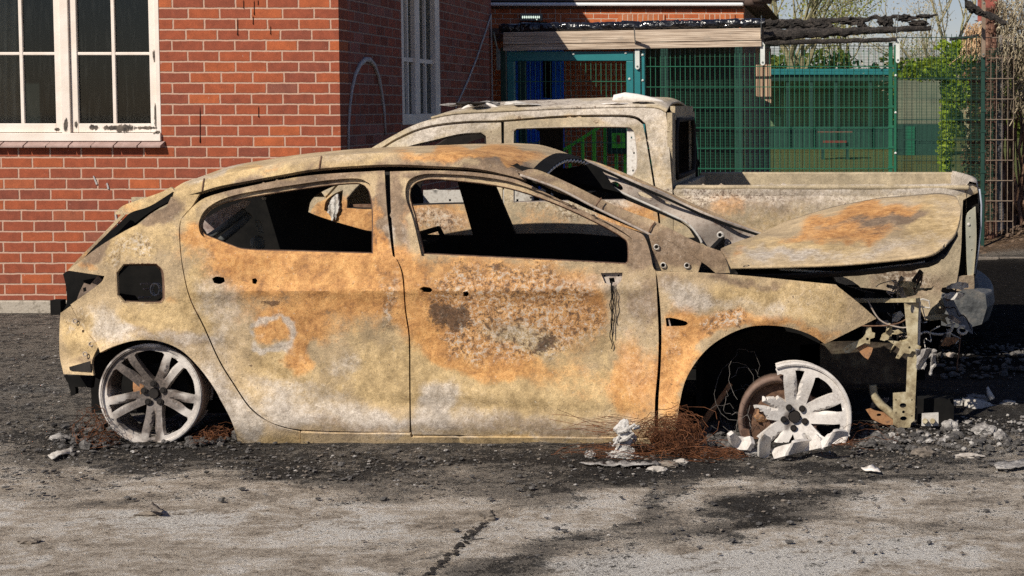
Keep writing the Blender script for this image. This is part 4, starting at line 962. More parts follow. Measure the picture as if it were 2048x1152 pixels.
CARB = [(660, 836, 210, 26, 6, 'W', 0.50), (1050, 846, 240, 22, 2, 'W', 0.46), (560, 812, 60, 30, 38, 'W', 0.50), (430, 790, 30, 70, -38, 'W', 0.50), (500, 860, 40, 26, 0, 'W', 0.37), (330, 690, 150, 26, 0, 'W', 0.28), (420, 610, 40, 90, -12, 'W', 0.34), (640, 730, 120, 60, 0, 'W', 0.22), (1250, 690, 60, 110, 0, 'W', 0.19), (860, 820, 50, 50, 0, 'W', 0.31), (1600, 600, 120, 30, 10, 'W', 0.19), (1180, 560, 120, 26, 0, 'W', 0.28), (1640, 515, 200, 14, -3, 'W', 0.37), (1890, 440, 30, 50, 0, 'W', 0.31), (303, 790, 84, 86, 0, 'D', .50), (215, 800, 20, 50, 0, 'O', .5), 
 # rear quarter
 (280, 470, 80, 45, 0, 'Y', 1.00), (300, 640, 130, 45, -8, 'Y', 1.00), (400, 560, 40, 110, 0, 'Y', 0.80), (235, 500, 50, 30, 0, 'Y', 0.60), (218, 645, 46, 34, 40, 'W', 0.79), (295, 497, 26, 13, 30, 'F', 0.70),
 (320, 424, 50, 26, -20, 'M', 1.35), (185, 505, 55, 16, -48, 'M', 1.08), (250, 500, 60, 22, -25, 'F', 0.70), (330, 672, 130, 18, 8, 'M', 0.68), (330, 668, 120, 12, 8, 'W', 0.36), (175, 535, 40, 9, 5, 'O', 0.70), (340, 600, 20, 10, 0, 'O', 0.60),
 (218, 618, 14, 6, 10, 'D', 0.37), (430, 750, 40, 60, 50, 'W', 0.36), (485, 830, 24, 60, -25, 'W', 0.58), (160, 680, 40, 60, 0, 'Y', 0.70), (155, 640, 20, 26, 0, 'F', 0.70), (165, 720, 30, 14, 0, 'M', 0.68),
 # rear door
 (560, 520, 210, 60, 4, 'O', 0.95), (430, 478, 60, 26, 28, 'O', 1.00), (462, 516, 62, 18, 6, 'M', 1.49), (520, 524, 40, 10, 0, 'M', 0.81), (395, 490, 20, 40, 0, 'W', 0.29), (660, 610, 150, 80, 0, 'O', 0.62), (597, 718, 26, 34, -12, 'O', 1.20), (590, 650, 60, 40, 0, 'O', 0.70), (720, 560, 100, 60, 0, 'O', 0.80), (600, 760, 160, 60, 0, 'Y', 0.70), (470, 590, 60, 50, 40, 'O', 0.35),
 (438, 585, 36, 50, 65, 'W', 0.40), (470, 640, 30, 60, 60, 'W', 0.29), (655, 800, 150, 22, 18, 'W', 0.54), (690, 735, 36, 24, -50, 'W', 0.50), (745, 690, 60, 50, 0, 'Y', 0.60), (536, 603, 20, 11, 0, 'D', 0.74), (778, 610, 18, 60, 0, 'F', 0.90), (790, 600, 12, 60, 0, 'W', 0.36), (640, 555, 90, 10, 3, 'D', 0.15),
 (545, 644, 36, 6, 0, 'W', 1.3), (545, 697, 36, 6, 0, 'W', 1.3), (508, 670, 6, 30, 0, 'W', 1.3), (577, 672, 6, 28, 0, 'W', 1.3), (540, 667, 9, 8, 0, 'W', 0.50), (540, 670, 26, 20, 0, 'O', 0.50),
 (700, 848, 170, 20, 2, 'M', 0.68), (600, 825, 60, 22, 30, 'W', 0.22), (560, 740, 90, 30, 40, 'Y', 0.60), (770, 765, 50, 50, 0, 'Y', 0.80),
 # rear door frame and B pillar
 (590, 362, 190, 14, -9, 'M', 1.08), (760, 430, 18, 80, 0, 'M', 1.22), (752, 450, 12, 60, 0, 'O', 0.80), (778, 470, 8, 40, 0, 'W', 0.65), (800, 430, 20, 80, 0, 'M', 1.22), (808, 480, 16, 30, 0, 'W', 0.43), (815, 440, 10, 50, 0, 'O', 0.40), (385, 430, 20, 30, 0, 'Y', 0.80),
 # front door
 (980, 580, 230, 80, 4, 'O', 0.95), (900, 740, 120, 80, 0, 'Y', 0.90), (1150, 720, 130, 70, 0, 'Y', 0.70), (880, 660, 70, 60, 20, 'O', 1.00), (985, 720, 110, 40, 12, 'O', 1.20), (1150, 640, 60, 90, 0, 'O', 0.70), (897, 628, 40, 22, 10, 'D', 0.87), (885, 655, 28, 26, 20, 'D', 0.43), (930, 690, 36, 30, 45, 'F', 1.10), (1010, 600, 150, 62, 6, 'F', 1.20), (1050, 570, 120, 30, 0, 'F', 0.70), (1100, 650, 100, 55, 0, 'F', 1.00), (1000, 670, 100, 55, 0, 'F', 0.90), (1095, 686, 30, 9, -8, 'D', 0.74), (1055, 705, 26, 10, -20, 'D', 0.43), (900, 525, 50, 7, 2, 'D', 0.53), (1020, 531, 66, 9, 4, 'D', 0.53), (1160, 540, 30, 5, 0, 'D', 0.31),
 (1080, 790, 210, 50, 4, 'Y', 1.00), (850, 740, 30, 90, 0, 'Y', 0.90), (868, 800, 40, 40, 0, 'W', 0.65), (1180, 570, 60, 20, 0, 'W', 0.29), (1262, 760, 36, 90, 0, 'O', 0.90), (1290, 610, 26, 50, 0, 'M', 0.81), (1250, 620, 60, 60, 0, 'W', 0.25), (1060, 850, 240, 16, 2, 'M', 0.61), (1160, 770, 80, 40, 0, 'O', 0.40), (930, 800, 80, 60, 0, 'W', 0.22),
 (950, 350, 160, 12, 3, 'M', 1.22), (1100, 395, 80, 16, 26, 'M', 0.81), (1220, 450, 80, 16, 30, 'M', 0.94), (1285, 500, 26, 40, 0, 'M', 1.35), (1280, 500, 12, 40, 0, 'W', 0.29),
 # fender
 (1372, 592, 44, 26, 30, 'W', 0.79), (1440, 603, 80, 14, 6, 'W', 0.58), (1350, 720, 44, 110, 12, 'O', 1.20), (1400, 655, 70, 30, -12, 'O', 1.00), (1520, 640, 90, 16, 0, 'O', 0.80), (1640, 665, 40, 18, 20, 'O', 0.70), (1440, 640, 46, 22, -8, 'F', 1.10), (1435, 655, 42, 20, -8, 'D', 0.46), (1345, 755, 10, 38, 0, 'D', 0.50), (1352, 700, 16, 24, 0, 'F', 0.80), (1600, 600, 130, 40, 12, 'Y', 1.10), (1500, 590, 90, 22, 4, 'Y', 0.70), (1550, 618, 30, 20, 0, 'W', 0.43), (1480, 560, 100, 9, 3, 'M', 0.94), (1720, 620, 40, 30, 0, 'M', 0.41), (1340, 570, 30, 20, 0, 'M', 0.68), (1342, 660, 26, 20, 0, 'W', 0.29),
 # sill
 (560, 882, 80, 16, 0, 'Y', 0.90), (1000, 880, 260, 12, 0, 'Y', 0.80), (900, 874, 200, 5, 0, 'W', 0.50), (640, 880, 60, 8, 0, 'D', 0.22), (1100, 874, 90, 4, 0, 'W', 0.43),
 # roof and pillars
 (420, 372, 90, 20, -18, 'Y', 1.20), (560, 345, 160, 16, -6, 'Y', 1.00), (440, 340, 70, 9, -20, 'W', 0.65), (520, 335, 60, 8, -10, 'O', 0.50), (760, 320, 120, 20, 0, 'Y', 0.50), (930, 305, 130, 14, 0, 'O', 1.00), (1040, 312, 80, 12, 8, 'O', 0.80), (860, 318, 80, 12, 0, 'M', 0.94), (1000, 325, 80, 12, 8, 'M', 1.08), (700, 312, 80, 10, 0, 'W', 0.36), (1110, 350, 50, 16, 20, 'W', 0.22), (640, 330, 30, 10, 0, 'M', 0.81),
 (1240, 425, 160, 26, 25, 'M', 0.74), (1350, 505, 60, 30, 0, 'M', 1.22), (1345, 500, 40, 20, 0, 'W', 0.29), (1430, 520, 30, 30, 0, 'M', 0.81),
 # bonnet
 (1620, 500, 190, 22, -3, 'Y', 0.90), (1860, 450, 60, 60, 0, 'Y', 1.10), (1730, 430, 110, 15, -8, 'O', 1.10), (1700, 470, 90, 16, -4, 'O', 0.90), (1750, 440, 100, 14, -6, 'M', 1.76), (1720, 465, 70, 10, -4, 'M', 1.22), (1600, 470, 60, 12, -25, 'O', 0.60), (1560, 508, 110, 10, 0, 'W', 0.65), (1800, 490, 100, 16, -3, 'W', 0.58), (1790, 405, 90, 7, 0, 'W', 0.36), (1475, 512, 16, 16, 40, 'O', 0.70), (1690, 440, 30, 8, 0, 'D', 0.22)]
car = thing('burnt_hatchback', 'burnt-out hatchback with rust and ash patina, no glass and a sprung bonnet, in the foreground', 'car', tuple(GP(900, 900))[:2]+(0,))
arch_r = [(200, 705), (226, 693), (264, 682), (302, 680), (337, 688), (368, 705), (399, 736), (427, 774), (448, 812), (465, 847), (476, 885)]
fuel = [(235, 590), (233, 545), (247, 528), (313, 527), (327, 545), (330, 597), (320, 606), (247, 604)]
rq = [(136, 541), (197, 494), (251, 461), (282, 445), (302, 427), (333, 414), (342, 394), (370, 391), (399, 388), (382, 415), (360, 444), (360, 500), (369, 560), (382, 605), (407, 655), (437, 721), (467, 770), (497, 814), (528, 840), (560, 855), (600, 864), (600, 891), (478, 893)]+arch_r[::-1]+[(195, 692), (163, 650), (141, 609), (201, 566), (209, 552)]
panel('quarter_panel', rq, [fuel], Yc, M_CAR, car, 8, .012, CARB, corner=38)
rim('fuel_recess', fuel, Yc, M_RUSTD, car, .05, 4)
nk = MB()
for k in range(2): nk.tube([P(310+k*5+9*math.cos(a), 579+12*math.sin(a), 7.62+k*.02) for a in [i*math.pi/9 for i in range(19)]], .004, 5)
obj('filler_ring', nk, M_STEELW, car, smooth=True)
for u, v, l in ((281, 568, 20), (287, 578, 16), (277, 595, 24)): obj('pin', MB().tube([P(u, v, 7.60), P(u+l, v, 7.66)], .005, 6), M_MAUVE, car)
obj('filler_housing', MB().box(P(225, 612, 7.78), P(338, 520, 7.80)), M_BLACK, car)
# doors: outer frame, recessed lip around the glass opening
H1r = [(398, 458), (399, 440), (412, 418), (440, 400), (478, 388), (540, 377), (605, 367), (667, 359), (716, 357), (738, 366), (750, 388), (754, 426), (754, 512), (605, 508), (492, 505), (455, 495), (425, 482), (405, 472)]
H0r = [(404, 458), (406, 438), (420, 419), (445, 406), (482, 397), (540, 387), (605, 377), (667, 369), (714, 366), (730, 371), (741, 389), (746, 426), (746, 507), (605, 503), (492, 499), (461, 490), (431, 478), (410, 469)]
rd_ = [(361, 446), (372, 428), (402, 400), (440, 386), (482, 376), (560, 360), (638, 349), (769, 341), (771, 380), (775, 432), (785, 510), (792, 517), (804, 551), (809, 618), (817, 675), (818, 760), (819, 844), (819, 864), (700, 863), (600, 859), (560, 851), (530, 838), (499, 812), (469, 768), (439, 719), (409, 653), (384, 603), (371, 560), (362, 500)]
def door(name, out, H1, H0, small, pats):
    d = panel(name, out, [H1]+small, Yc, M_CAR, car, 8, .010, pats, corner=38)
    return d
rdoor = door('door', rd_, H1r, H0r, [[(424, 557), (433, 553), (448, 555), (450, 563), (440, 568), (428, 566)], [(504, 558), (511, 556), (515, 561), (512, 568), (505, 567)]], CARB)
def sub(o, par):
    "hang an already built part under another part"
    o.parent = par; o.location = Vector((0, 0, 0)); return o
Yd = lambda u, v: Yc(u, v)+.024
sub(panel('window_frame', H1r, [H0r], Yd, M_CAR, car, 7, .01, CARB, corner=38), rdoor)
sub(rim('window_flange', H0r, Yd, M_RUSTD, car, .03, 2), rdoor)
H1f = [(843, 512), (826, 440), (812, 398), (812, 372), (822, 357), (848, 348), (890, 348), (950, 352), (1010, 361), (1060, 376), (1140, 409), (1215, 445), (1258, 472), (1266, 486), (1266, 532), (1158, 527), (1054, 522)]
H0f = [(848, 508), (829, 430), (820, 396), (821, 376), (834, 364), (863, 358), (912, 361), (988, 370), (1054, 386), (1130, 415), (1206, 451), (1247, 476), (1256, 488), (1257, 522), (1252, 528), (1158, 523), (1054, 518)]
fd_ = [(780, 343), (876, 341), (952, 345), (1016, 355), (1054, 368), (1130, 404), (1206, 439), (1280, 466), (1292, 480), (1300, 505), (1306, 534), (1311, 543), (1315, 620), (1317, 680), (1315, 740), (1310, 800), (1308, 866), (1300, 876), (1196, 874), (1060, 874), (919, 870), (824, 869), (822, 844), (821, 760), (820, 675), (812, 618), (807, 551), (795, 520), (790, 514), (782, 421)]
mir = [(1201, 546), (1245, 545), (1243, 559), (1237, 567), (1226, 571), (1210, 566)]
fdoor = door('door', fd_, H1f, H0f, [[(838, 578), (846, 573), (860, 575), (866, 581), (860, 587), (846, 586)], [(926, 584), (935, 582), (938, 588), (934, 594), (927, 593)], mir], CARB)
sub(panel('window_frame', H1f, [H0f], Yd, M_CAR, car, 7, .01, CARB, corner=38), fdoor)
sub(rim('window_flange', H0f, Yd, M_RUSTD, car, .03, 2), fdoor)
mp = panel('mirror_bracket', [(1199, 543), (1247, 543), (1245, 560), (1228, 573), (1206, 568)], [[(1218, 556), (1228, 555), (1230, 564), (1220, 566)], [(1207, 550), (1211, 550), (1211, 554), (1207, 554)], [(1235, 549), (1239, 549), (1239, 553), (1235, 553)]], lambda u, v: Yc(u, v)+.02, M_MAUVE, car, 5); sub(mp, fdoor)
for k in range(3):
    pts = [P(1222+k*2+2.5*noise.noise((v*.05, k*9, 0))*2, v, Yc(1222, v)-.012-.006*k) for v in range(562, 700-k*25, 8)]
    sub(obj('loose_wire', MB().tube(pts, .0022, 5), M_BLACK, car), fdoor)
fend = [(1311, 542), (1400, 545), (1501, 552), (1600, 562), (1672, 569), (1677, 574), (1715, 604), (1753, 637), (1700, 663), (1650, 688), (1622, 670), (1582, 656), (1542, 651), (1501, 653), (1461, 667), (1421, 692), (1391, 725), (1370, 763), (1360, 803), (1355, 835), (1350, 862), (1316, 864), (1317, 800), (1321, 740), (1323, 680), (1321, 620), (1315, 560)]
panel('wing', fend, [[(1331, 636), (1345, 636), (1372, 643), (1376, 648), (1368, 652), (1333, 653)]], Yc, M_CAR, car, 8, .010, CARB, corner=38)
obj('vent_bar', MB().bar(P(1337, 636, Y0+.02), P(1341, 653, Y0+.02), .006, .006), M_MAUVE, car)
panel('sill', [(601, 866), (700, 868), (820, 869), (822, 875), (918, 875), (1196, 877), (1300, 880), (1302, 887), (1196, 889), (918, 893), (820, 890), (601, 892)], [], lambda u, v: 7.392+.0012*(v-866)+.012*math.exp(-((u-918)/6)**2), M_CAR, car, 8, .05, CARB)
panel('sail_panel', [(1297, 468), (1330, 478), (1403, 524), (1396, 545), (1313, 541), (1306, 505)], [[(1310, 491), (1316, 491), (1316, 497), (1310, 497)], [(1323, 527), (1330, 527), (1330, 534), (1323, 534)], [(1371, 528), (1377, 528), (1377, 534), (1371, 534)]], lambda u, v: Yc(u, 500)+.035, M_CAR, car, 7, .01, CARB)
for u, v in ((1313, 494), (1326.5, 530.5), (1374, 531), (1440, 470)):
    obj('grommet', MB().tube([P(u+5*math.cos(a), v+5*math.sin(a), Yc(u, 500)+.028) for a in [i*math.pi/6 for i in range(13)]], .003, 5), M_STEELW, car, smooth=True)
ap = [(1036, 345), (1063, 338), (1090, 345), (1150, 372), (1202, 398), (1260, 424), (1312, 443), (1395, 485), (1441, 502), (1452, 520), (1460, 546), (1431, 546), (1403, 524), (1294, 466), (1192, 416), (1116, 378), (1060, 357)]
Ya = lambda u, v: Yc(u, v)-.01+.10*sst(1380, 1460, u)
panel('windscreen_pillar', ap, [], lambda u, v: 7.550+.10*sst(1050, 1460, u)*-.6+.0011*max(0, (345+(u-1040)*.42)-v)*1.0+.0000*u, M_CAR, car, 7, .045, CARB, corner=38)
for u, v in ((1197, 404), (1304, 452)):
    obj('pillar_seam', MB().tube([P(u-8, v+16, 7.505), P(u-3, v+4, 7.50), P(u+6, v-8, 7.515)], .0035, 5), M_RUSTD, car)
# dark shell behind the skins: gaps between panels read black
obj('sill_core', MB().box(P(480, 892, 7.56), P(1345, 858, 7.60)), M_BLACK, car)
ins = [(362, 450), (420, 496), (560, 512), (800, 520), (1280, 535), (1345, 552), (1345, 860), (620, 860), (520, 820), (440, 700), (375, 560)]
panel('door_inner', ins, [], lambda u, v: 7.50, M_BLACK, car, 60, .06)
panel('door_pillar', [(762, 346), (792, 344), (812, 420), (822, 520), (770, 520), (752, 430), (750, 370)], [], lambda u, v: Yc(u, v)+.055, M_DARK, car, 10, .03)
panel('pillar_trim', [(766, 344), (792, 343), (804, 420), (812, 516), (789, 514), (775, 430)], [], lambda u, v: Yc(u, v)+.035, M_DARK, car, 10, .015)
panel('roof_channel', [(372, 420), (401, 396), (483, 371), (640, 344), (770, 336), (880, 336), (960, 340), (1018, 350), (1060, 362), (1130, 396), (1285, 462), (1300, 470), (1315, 475), (1200, 405), (1070, 338), (960, 330), (640, 332), (480, 356), (380, 388), (340, 420)], [], lambda u, v: Yc(u, v)+.085, M_BLACK, car, 14, .02)
# roof: lofted between the two rails
rail = [(345, 394), (372, 391), (402, 383), (440, 372), (483, 364), (560, 350), (640, 337), (770, 329), (870, 332), (950, 337), (1010, 349), (1050, 360)]
sil = [(345, 378), (367, 364), (396, 354), (430, 342), (464, 332), (530, 321), (610, 308), (730, 297), (840, 292), (940, 292), (1040, 298), (1110, 309)]
rows = []
YCN = 8.52
def lerp_poly(L, n):
    out = []
    for i in range(n+1):
        t = i/n*(len(L)-1); k = min(int(t), len(L)-2); f = t-k; p0 = L[max(0, k-1)]; p1, p2 = L[k], L[k+1]; p3 = L[min(len(L)-1, k+2)]
        out.append(tuple(.5*((2*p1[j])+(-p0[j]+p2[j])*f+(2*p0[j]-5*p1[j]+4*p2[j]-p3[j])*f*f+(-p0[j]+3*p1[j]-3*p2[j]+p3[j])*f**3) for j in range(len(p1))))
    return out
ra, si = lerp_poly(rail, 90), lerp_poly(sil, 90)
for i in range(91):
    t = i/90; (u, v), (us, vs_) = ra[i], si[i]
    hb = 30 if t < .8 else lerp(30, 12, (t-.8)/.2)
    if t < .12: hb = lerp(16, 30, t/.12)
    Yr = 7.60 if t > .1 else lerp(7.62, 7.60, t/.1)
    a = P(u, v, Yr); b = P(u+2, v-hb*.45, Yr+.010); c = P(u+4, v-hb*.80, Yr+.035); d = P(u+6, v-hb, Yr+.085); top = P(us, vs_, YCN)
    d.z = min(d.z, top.z-.008)
    row = [a-Vector((0, -.02, .012)), a, b, c, d]
    for k in range(1, 9):
        s = k/8; e = 1-(1-s)**2.0
        q = Vector((lerp(d.x, top.x, s), lerp(d.y, YCN, s), lerp(d.z, top.z, e)))
        q.z += .005*noise.noise((q.x*3, q.y*3, 7)); row.append(q)
    full = row+[Vector((q.x+(top.x-d.x)*0+ (2*top.x-2*q.x)*.0, 2*YCN-q.y, q.z)) for q in reversed(row[:-1])]
    # far side swings with the centre line shift
    for k, q in enumerate(full[len(row):]): q.x = lerp(top.x, top.x+.0, 1)
    rows.append(full)
# give the far half the same fore-aft shape as the near half
for full in rows:
    m_ = len(full)//2
    for k in range(m_+1, len(full)): full[k].x = full[2*m_-k].x
mbr = MB().grid(rows); ro_ = obj('roof', mbr, M_CAR, car, smooth=True, pat=CARB); md = ro_.modifiers.new('t', 'SOLIDIFY'); md.thickness = .012; md.offset = 1; crisp(ro_, 40)
for u in (403, 641): 
    k = min(range(91), key=lambda i: abs(ra[i][0]-u)); obj('roof_joint', MB().tube([rows[k][j]+Vector((0, -.002, .001)) for j in range(1, 6)], .004, 5), M_RUSTD, car)
# windscreen header: black band with a torn lower lip
hdr = MB(); e_ = rows[-1]; mid = len(e_)//2; pts = [e_[k] for k in range(4, len(e_)-4)]
r1 = [q+Vector((0, 0, -.004)) for q in pts]; r2 = [q+Vector((.055, 0, -.032)) for q in pts]; r3 = [q+Vector((.07, 0, -.05+.012*noise.noise((q.y*14, 0, 0)))) for q in pts]
hdr.grid([r1, r2]); ho = obj('windscreen_header', hdr, M_BLACK, car); ho.modifiers.new('t', 'SOLIDIFY').thickness = .01
tr = []
for i in range(61):
    t = i/60; q = r2[0].lerp(r2[-1], t); j = t*(len(r2)-1); k = min(int(j), len(r2)-2); q = r2[k].lerp(r2[k+1], j-k)
    tr.append(q+Vector((.004*math.sin(i*1.9), 0, .006*math.sin(i*1.9)-.004)))
obj('torn_lip', MB().tube(tr, .006, 5), M_STEELW, car, smooth=True)
# far A pillar seen through the windscreen opening
fap = [(1170, 322), (1200, 332), (1260, 357), (1330, 388), (1400, 420), (1470, 449), (1538, 470), (1510, 490), (1470, 500), (1440, 506), (1404, 486), (1396, 470), (1375, 446), (1340, 428), (1285, 403), (1240, 382), (1205, 363), (1190, 350)]
Yfar = 9.12
panel('windscreen_pillar', fap, [[(1222, 365), (1232, 363), (1244, 372), (1246, 379), (1238, 380), (1225, 373)], [(1275, 385), (1283, 384), (1302, 393), (1304, 399), (1296, 399), (1280, 393)], [(1330, 402), (1341, 406), (1341, 410), (1331, 407)]], lambda u, v: Yfar-.02*math.sin((v+u*.42)*.05), M_MAUVE, car, 7, .02, None)
panel('pillar_skin', [(1168, 318), (1200, 327), (1262, 352), (1332, 383), (1402, 415), (1472, 444), (1542, 466), (1530, 474), (1470, 454), (1400, 425), (1330, 393), (1260, 362), (1200, 338)], [], Yfar+.05, M_CAR, car, 8, .02, [(1350, 395, 220, 20, 24, 'M', .8), (1250, 360, 60, 12, 24, 'O', .6)])
obj('pillar_weatherstrip', MB().tube([P(u, v, Yfar-.03) for u, v in ((1178, 328), (1225, 349), (1285, 376), (1340, 400), (1400, 428), (1470, 455), (1530, 474))], .008, 6), M_BLACK, car)
obj('pillar_bolt', MB().tube([P(1441+6*math.cos(a), 470+6*math.sin(a), Yfar-.03) for a in [i*math.pi/6 for i in range(13)]], .005, 5), M_STEELW, car)
panel('pillar_hole', [(1437, 466), (1445, 466), (1445, 474), (1437, 474)], [], Yfar-.025, M_BLACK, car, 4, .004)
panel('header_gusset', [(1080, 352), (1130, 338), (1180, 330), (1205, 345), (1225, 372), (1240, 385), (1212, 378), (1160, 366), (1120, 358)], [], 8.95, M_BLACK, car, 12, .03)
# far body side: dark inner face with the two glass openings
far = [(344, 396), (400, 372), (480, 352), (640, 330), (800, 324), (1000, 330), (1120, 336), (1190, 352), (1240, 384), (1340, 430), (1396, 470), (1400, 500), (1400, 640), (420, 640), (380, 470)]
fr_ = [(612, 425), (618, 402), (640, 384), (680, 368), (740, 358), (820, 355), (913, 357), (928, 408), (946, 471), (850, 470), (745, 464), (700, 454), (640, 436)]
ff_ = [(987, 366), (1080, 372), (1160, 378), (1212, 384), (1262, 404), (1330, 432), (1372, 452), (1390, 476), (1300, 478), (1220, 473), (1140, 467), (1030, 468)]
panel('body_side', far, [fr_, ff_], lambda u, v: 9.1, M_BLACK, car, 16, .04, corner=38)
# inner pieces seen through the rear opening
panel('quarter_trim', [(404, 452), (412, 436), (440, 420), (470, 408), (488, 400), (500, 404), (478, 430), (440, 462), (418, 474)], [[(445, 428), (450, 426), (450, 432), (445, 433)], [(424, 446), (430, 444), (430, 450), (424, 450)]], 8.2, simple('blistered_trim', (.16, .10, .085), (.34, .27, .24), sc=30, c3=(.5, .46, .43), bump=.6), car, 6, .01, jag=3)
for u0, v0, u1, v1 in ((418, 474, 490, 422), (440, 482, 500, 430)): obj('strut', MB().tube([P(u0, v0, 8.1), P((u0+u1)/2, (v0+v1)/2+2, 8.1), P(u1, v1, 8.1)], .018, 8), simple('strut_grey', (.05, .055, .055), (.12, .125, .12), sc=20), car, smooth=True)
M_SB = simple('belt_anchor', (.13, .13, .11), (.24, .235, .2), sc=25)
panel('belt_anchor', [(510, 440), (513, 462), (520, 468), (527, 466), (524, 452), (518, 440)], [[(515, 450), (520, 449), (520, 454), (516, 455)]], 8.3, M_SB, car, 4, .01)
obj('belt_reel', MB().lump(P(516, 487, 8.35), (.035, .05, .042), 3, .1), M_SB, car, smooth=True)
obj('roof_hook', MB().lump(P(528, 397, 8.2), (.013, .01, .007), 2, .2), M_STEELW, car)
obj('dash_beam', MB().tube([P(1300, 545, 7.7), P(1290, 500, 9.0)], .035, 8), M_BLACK, car)
obj('floor_pan', MB().box((P(420, 850, 8).x, 7.6, .12), (P(1400, 850, 8).x, 9.1, .16)), M_BLACK, car)
obj('firewall', MB().box((P(1395, 700, 7.7).x, 7.62, .12), (P(1405, 700, 7.7).x, 9.1, .80)), M_BLACK, car)
seat = MB()
for y in (7.75, 8.45):
    c = P(930, 640, y+.25)
    for s_ in (0, .45): seat.tube([(c.x+.12, y+s_, .20), (c.x+.02, y+s_, .42), (c.x-.18, y+s_, .86)], .014, 6)
    seat.tube([(c.x-.18, y, .86), (c.x-.18, y+.45, .86)], .014, 6)
obj('seat_frame', seat, M_BLACK, car)
# engine bay mass, crash beam, inner wings
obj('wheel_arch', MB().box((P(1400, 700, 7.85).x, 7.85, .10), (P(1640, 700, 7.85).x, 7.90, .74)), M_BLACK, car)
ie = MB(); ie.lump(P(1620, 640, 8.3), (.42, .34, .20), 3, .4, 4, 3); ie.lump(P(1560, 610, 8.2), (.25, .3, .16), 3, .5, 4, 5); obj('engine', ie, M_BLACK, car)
panel('crash_beam', [(1600, 690), (1700, 685), (1790, 690), (1830, 700), (1828, 765), (1700, 768), (1600, 762)], [], lambda u, v: 7.85, simple('dark_rusty_beam', (.012, .011, .009), (.05, .035, .022), sc=16, c3=(.10, .085, .055), bump=.8, dist=.01), car, 12, .05)  # dark metal broken up with rust
obj('arch_liner', MB().grid([[P(u, v, y) for (u, v) in [(1350, 862), (1358, 800), (1372, 758), (1400, 718), (1440, 684), (1500, 660), (1545, 657), (1600, 668), (1650, 692)]] for y in (7.43, 7.6, 7.85)]), M_RUSTD, car, smooth=True)
obj('arch_liner', MB().grid([[P(u, v, y) for (u, v) in [(203, 707)]+arch_r[1:]] for y in (7.44, 7.6, 7.9)]), M_RUSTD, car, smooth=True)
obj('wheel_tub', MB().box((P(180, 700, 7.9).x, 7.9, .05), (P(490, 700, 7.9).x, 7.93, .52)), M_BLACK, car)
panel('spring_strut', [(1395, 850), (1440, 790), (1458, 764), (1465, 770), (1430, 822), (1405, 856)], [], 7.62, M_RUST, car, 6, .01)
# sprung bonnet: control rows from near edge to far edge, real depth at each
bon = [[(1462, 539, 7.62), (1448, 515, 7.78), (1443, 502, 7.95), (1480, 488, 8.35), (1535, 467, 8.95)],
       [(1530, 538, 7.60), (1515, 512, 7.80), (1505, 494, 8.02), (1530, 470, 8.42), (1575, 446, 8.98)],
       [(1600, 536, 7.59), (1592, 508, 7.82), (1588, 480, 8.10), (1605, 452, 8.50), (1640, 426, 9.00)],
       [(1690, 532, 7.58), (1690, 502, 7.84), (1690, 470, 8.14), (1705, 434, 8.55), (1730, 405, 9.00)],
       [(1780, 524, 7.58), (1785, 492, 7.86), (1790, 456, 8.18), (1800, 420, 8.60), (1812, 396, 9.00)],
       [(1857, 514, 7.60), (1862, 488, 7.86), (1866, 454, 8.20), (1868, 418, 8.60), (1868, 393, 8.96)],
       [(1884, 500, 7.70), (1898, 478, 7.92), (1906, 450, 8.22), (1905, 420, 8.58), (1896, 396, 8.90)],
       [(1892, 492, 7.76), (1912, 468, 7.97), (1921, 442, 8.24), (1922, 420, 8.55), (1912, 401, 8.84)]]
cols = [lerp_poly([r_[k] for r_ in bon], 60) for k in range(5)]
grd = []
for i in range(61):
    c5 = lerp_poly([cols[k][i] for k in range(5)], 24); row = []
    for j, (u, v, y) in enumerate(c5):
        q = P(u, v, y); q.z += (.010*noise.noise((q.x*5, q.y*4, 1))+.010*noise.noise((q.x*1.5+q.y*2, 0, 4)))*min(1, j/4); row.append(q)
    grd.append(row)
bmb = MB().grid(grd); bo = obj('bonnet', bmb, M_CAR, car, smooth=True, pat=CARB, fixn=False); md = bo.modifiers.new('t', 'SOLIDIFY'); md.thickness = .012; md.offset = -1 
uf = MB(); ur = []
for i in range(2, 57):
    a = grd[i][0]; b = grd[i][3]; ur.append([a+Vector((0, .04, -.035)), a+Vector((0, .07, -.055-.01*noise.noise((i*.3, 0, 0)))), b+Vector((0, .15, -.07)), grd[i][12]+Vector((0, 0, -.07)), grd[i][22]+Vector((0, -.05, -.06))])
uo = sub(obj('bonnet_frame', uf.grid(ur), M_DARK, car), bo); uo.modifiers.new('t', 'SOLIDIFY').thickness = .01
lip = [(1558, 538), (1600, 541), (1660, 545), (1710, 543), (1760, 536), (1815, 530), (1850, 524)]
sub(obj('bonnet_lip', MB().tube([P(u, v, 7.70) for u, v in lerp_poly(lip, 24)], .007, 6), M_STEELW, car, smooth=True), bo)
# tailgate edge, spoiler, tail lamp recess, rear panel
panel('spoiler', [(228, 429), (245, 412), (280, 399), (318, 386), (342, 374), (352, 384), (340, 398), (318, 408), (290, 420), (262, 428)], [], lambda u, v: 7.9+.0006*(342-u), M_CAR, car, 6, .012, [(290, 400, 60, 20, -15, 'Y', .9), (260, 420, 30, 9, -15, 'O', .5), (300, 396, 40, 8, -15, 'M', .4)])
panel('tailgate_edge', [(150, 535), (196, 486), (240, 445), (262, 425), (300, 412), (345, 384), (345, 400), (300, 424), (250, 462), (198, 497), (150, 538)], [], lambda u, v: 7.70, M_BLACK, car, 8, .05)
panel('tailgate_flange', [(134, 542), (162, 512), (196, 478), (232, 440), (244, 428), (250, 430), (214, 468), (180, 502), (152, 534)], [], lambda u, v: 7.66, M_CAR, car, 6, .01, [(180, 500, 60, 30, -45, 'M', .6), (160, 515, 30, 9, -45, 'O', .6)])
